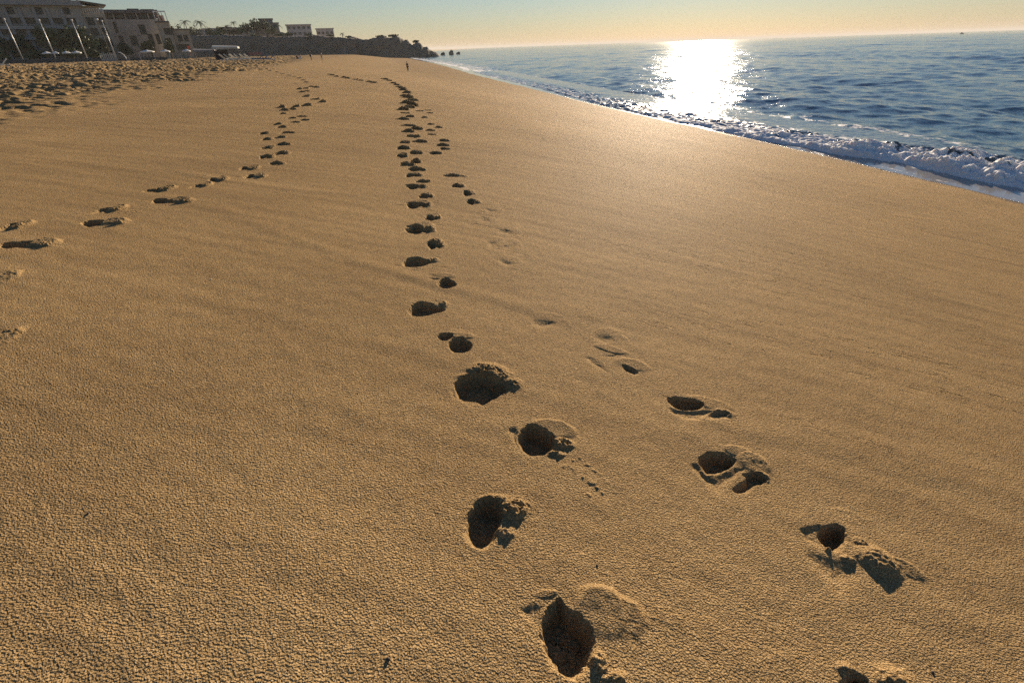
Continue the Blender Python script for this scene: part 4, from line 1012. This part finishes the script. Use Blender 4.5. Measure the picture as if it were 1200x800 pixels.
sit = [('pelvis', (0, 0, .14)), ('waist', (0, .02, .30)), ('chest', (0, -.02, .52)), ('neck', (0, -.06, .67)), ('head', (0, -.09, .78)), ('crown', (0, -.08, .86)), ('hl', (-.11, -.05, .14)), ('kl', (-.16, -.40, .46)), ('al', (-.15, -.55, .07)), ('tl', (-.15, -.70, .04)),
       ('hr', (.11, -.05, .14)), ('kr', (.16, -.40, .46)), ('ar', (.15, -.55, .07)), ('tr', (.15, -.70, .04)), ('sl', (-.19, -.02, .58)), ('el', (-.24, -.22, .42)), ('wl', (-.12, -.42, .44)), ('fl', (-.04, -.46, .42)), ('sr', (.19, -.02, .58)), ('er', (.24, -.22, .42)), ('wr', (.12, -.42, .40)), ('fr', (.04, -.46, .38))]
person(478.2, 84.3, 'person in dark clothes walking alone near the water', stand, turn=2.6)
person(364.8, 70.8, 'person in dark clothes standing tallest at the back of the beach', stand, turn=2.2)
person(377.5, 70.8, 'person in pale clothes bending forward, right of the tall dark one', stoop, PALECLOTH, PALECLOTH, hgt=1.55, turn=1.2)
person(348.5, 69.6, 'person in dark clothes sitting on the sand', sit, turn=.6)
person(353, 69.8, 'person in white sitting beside the dark seated one', [(n, (x, y, z*1.15)) for n, (x, y, z) in sit], CANVAS, CANVAS, turn=-.5)

# ------------------------------------------------------------------ boat on the horizon, pebbles
a = azim(1128, 37.5); D = 1500
bo = empty('fishing_boat', (D*math.sin(a), D*math.cos(a), .25), -a+.5, label='tiny dark fishing boat on the horizon at the right', cat='boat')
hull = MB(); st = [(-3.6, .9, .0, .9), (-2, 1.15, -.5, 1.0), (0, 1.25, -.6, 1.05), (2, 1.0, -.5, 1.25), (3.3, .45, -.2, 1.5), (4.0, .04, .3, 1.75)]; V_ = []
for x_, w_, zb_, zt_ in st: V_ += [(x_, -w_, zt_), (x_, -w_*.6, (zt_+zb_)/2-.2), (x_, 0, zb_), (x_, w_*.6, (zt_+zb_)/2-.2), (x_, w_, zt_)]
hull.add(V_, [(i*5+j, (i+1)*5+j, (i+1)*5+j+1, i*5+j+1) for i in range(5) for j in range(4)]+[(0, 1, 2, 3, 4)]+[(i*5, i*5+4, (i+1)*5+4, (i+1)*5) for i in range(5)])
hull.build('hull', DARKWOOD, bo); MB().box(-1.8, .6, -.7, .7, 1.06, 2.5).box(-2.0, .8, -.8, .8, 2.503, 2.62).build('cabin', STUCCO2, bo); MB().tube([(.2, 0, 2.62), (.2, 0, 4.4)], .05, 6).build('mast', DARKWOOD, bo)
for px, py, r_, m_, lab in [(455, 772, .007, PEB, 'dark pebble on bare sand left of the largest footprint'), (103, 601, .006, PEB, 'dark pebble on the smooth sand at lower left'), (700, 660, .005, PEB, 'dark pebble right of the footprint with the lit ledge'), (1094, 786, .006, PEB, 'dark pebble in the lower right corner'), (247, 326, .006, SHELL, 'white shell chip left of the main trail')]:
    g = G(px, py); mb = MB().ball((0, 0, 0), r_, r_*.75, r_*.55, 12, 8); V_ = np.array(mb.v); V_ *= (1+.25*perlin(V_[:, 0]/r_+px, V_[:, 1]/r_+V_[:, 2]/r_, 9))[:, None]; mb.v = [tuple(v) for v in V_]
    o = mb.build('pebble' if m_ is PEB else 'shell_chip', m_, None, True)
    zg = float((land(g[0:1], g[1:2])+relief(g[0:1].copy(), g[1:2].copy(), np.array([.008])))[0]); o.location = (g[0], g[1], zg+r_*.3); o.rotation_euler = (0, 0, px)
    tag(o, lab, 'pebble' if m_ is PEB else 'shell')

# ------------------------------------------------------------------ thin sea haze
hz = MB().box(-9000, 34000, -300, 31500, -4.5, 46).build('haze', bpy.data.materials.new('haze_air')); tag(hz, kind='stuff')
hm = hz.data.materials[0]; hm.use_nodes = True; hn = hm.node_tree; hn.nodes.remove(hn.nodes['Principled BSDF'])
pv = hn.nodes.new('ShaderNodeVolumePrincipled'); pv.inputs['Density'].default_value = .00011; pv.inputs['Color'].default_value = (.86, .84, .80, 1); pv.inputs['Anisotropy'].default_value = .1
hn.links.new(pv.outputs[0], hn.nodes['Material Output'].inputs['Volume'])
scene.cycles.volume_bounces = 0
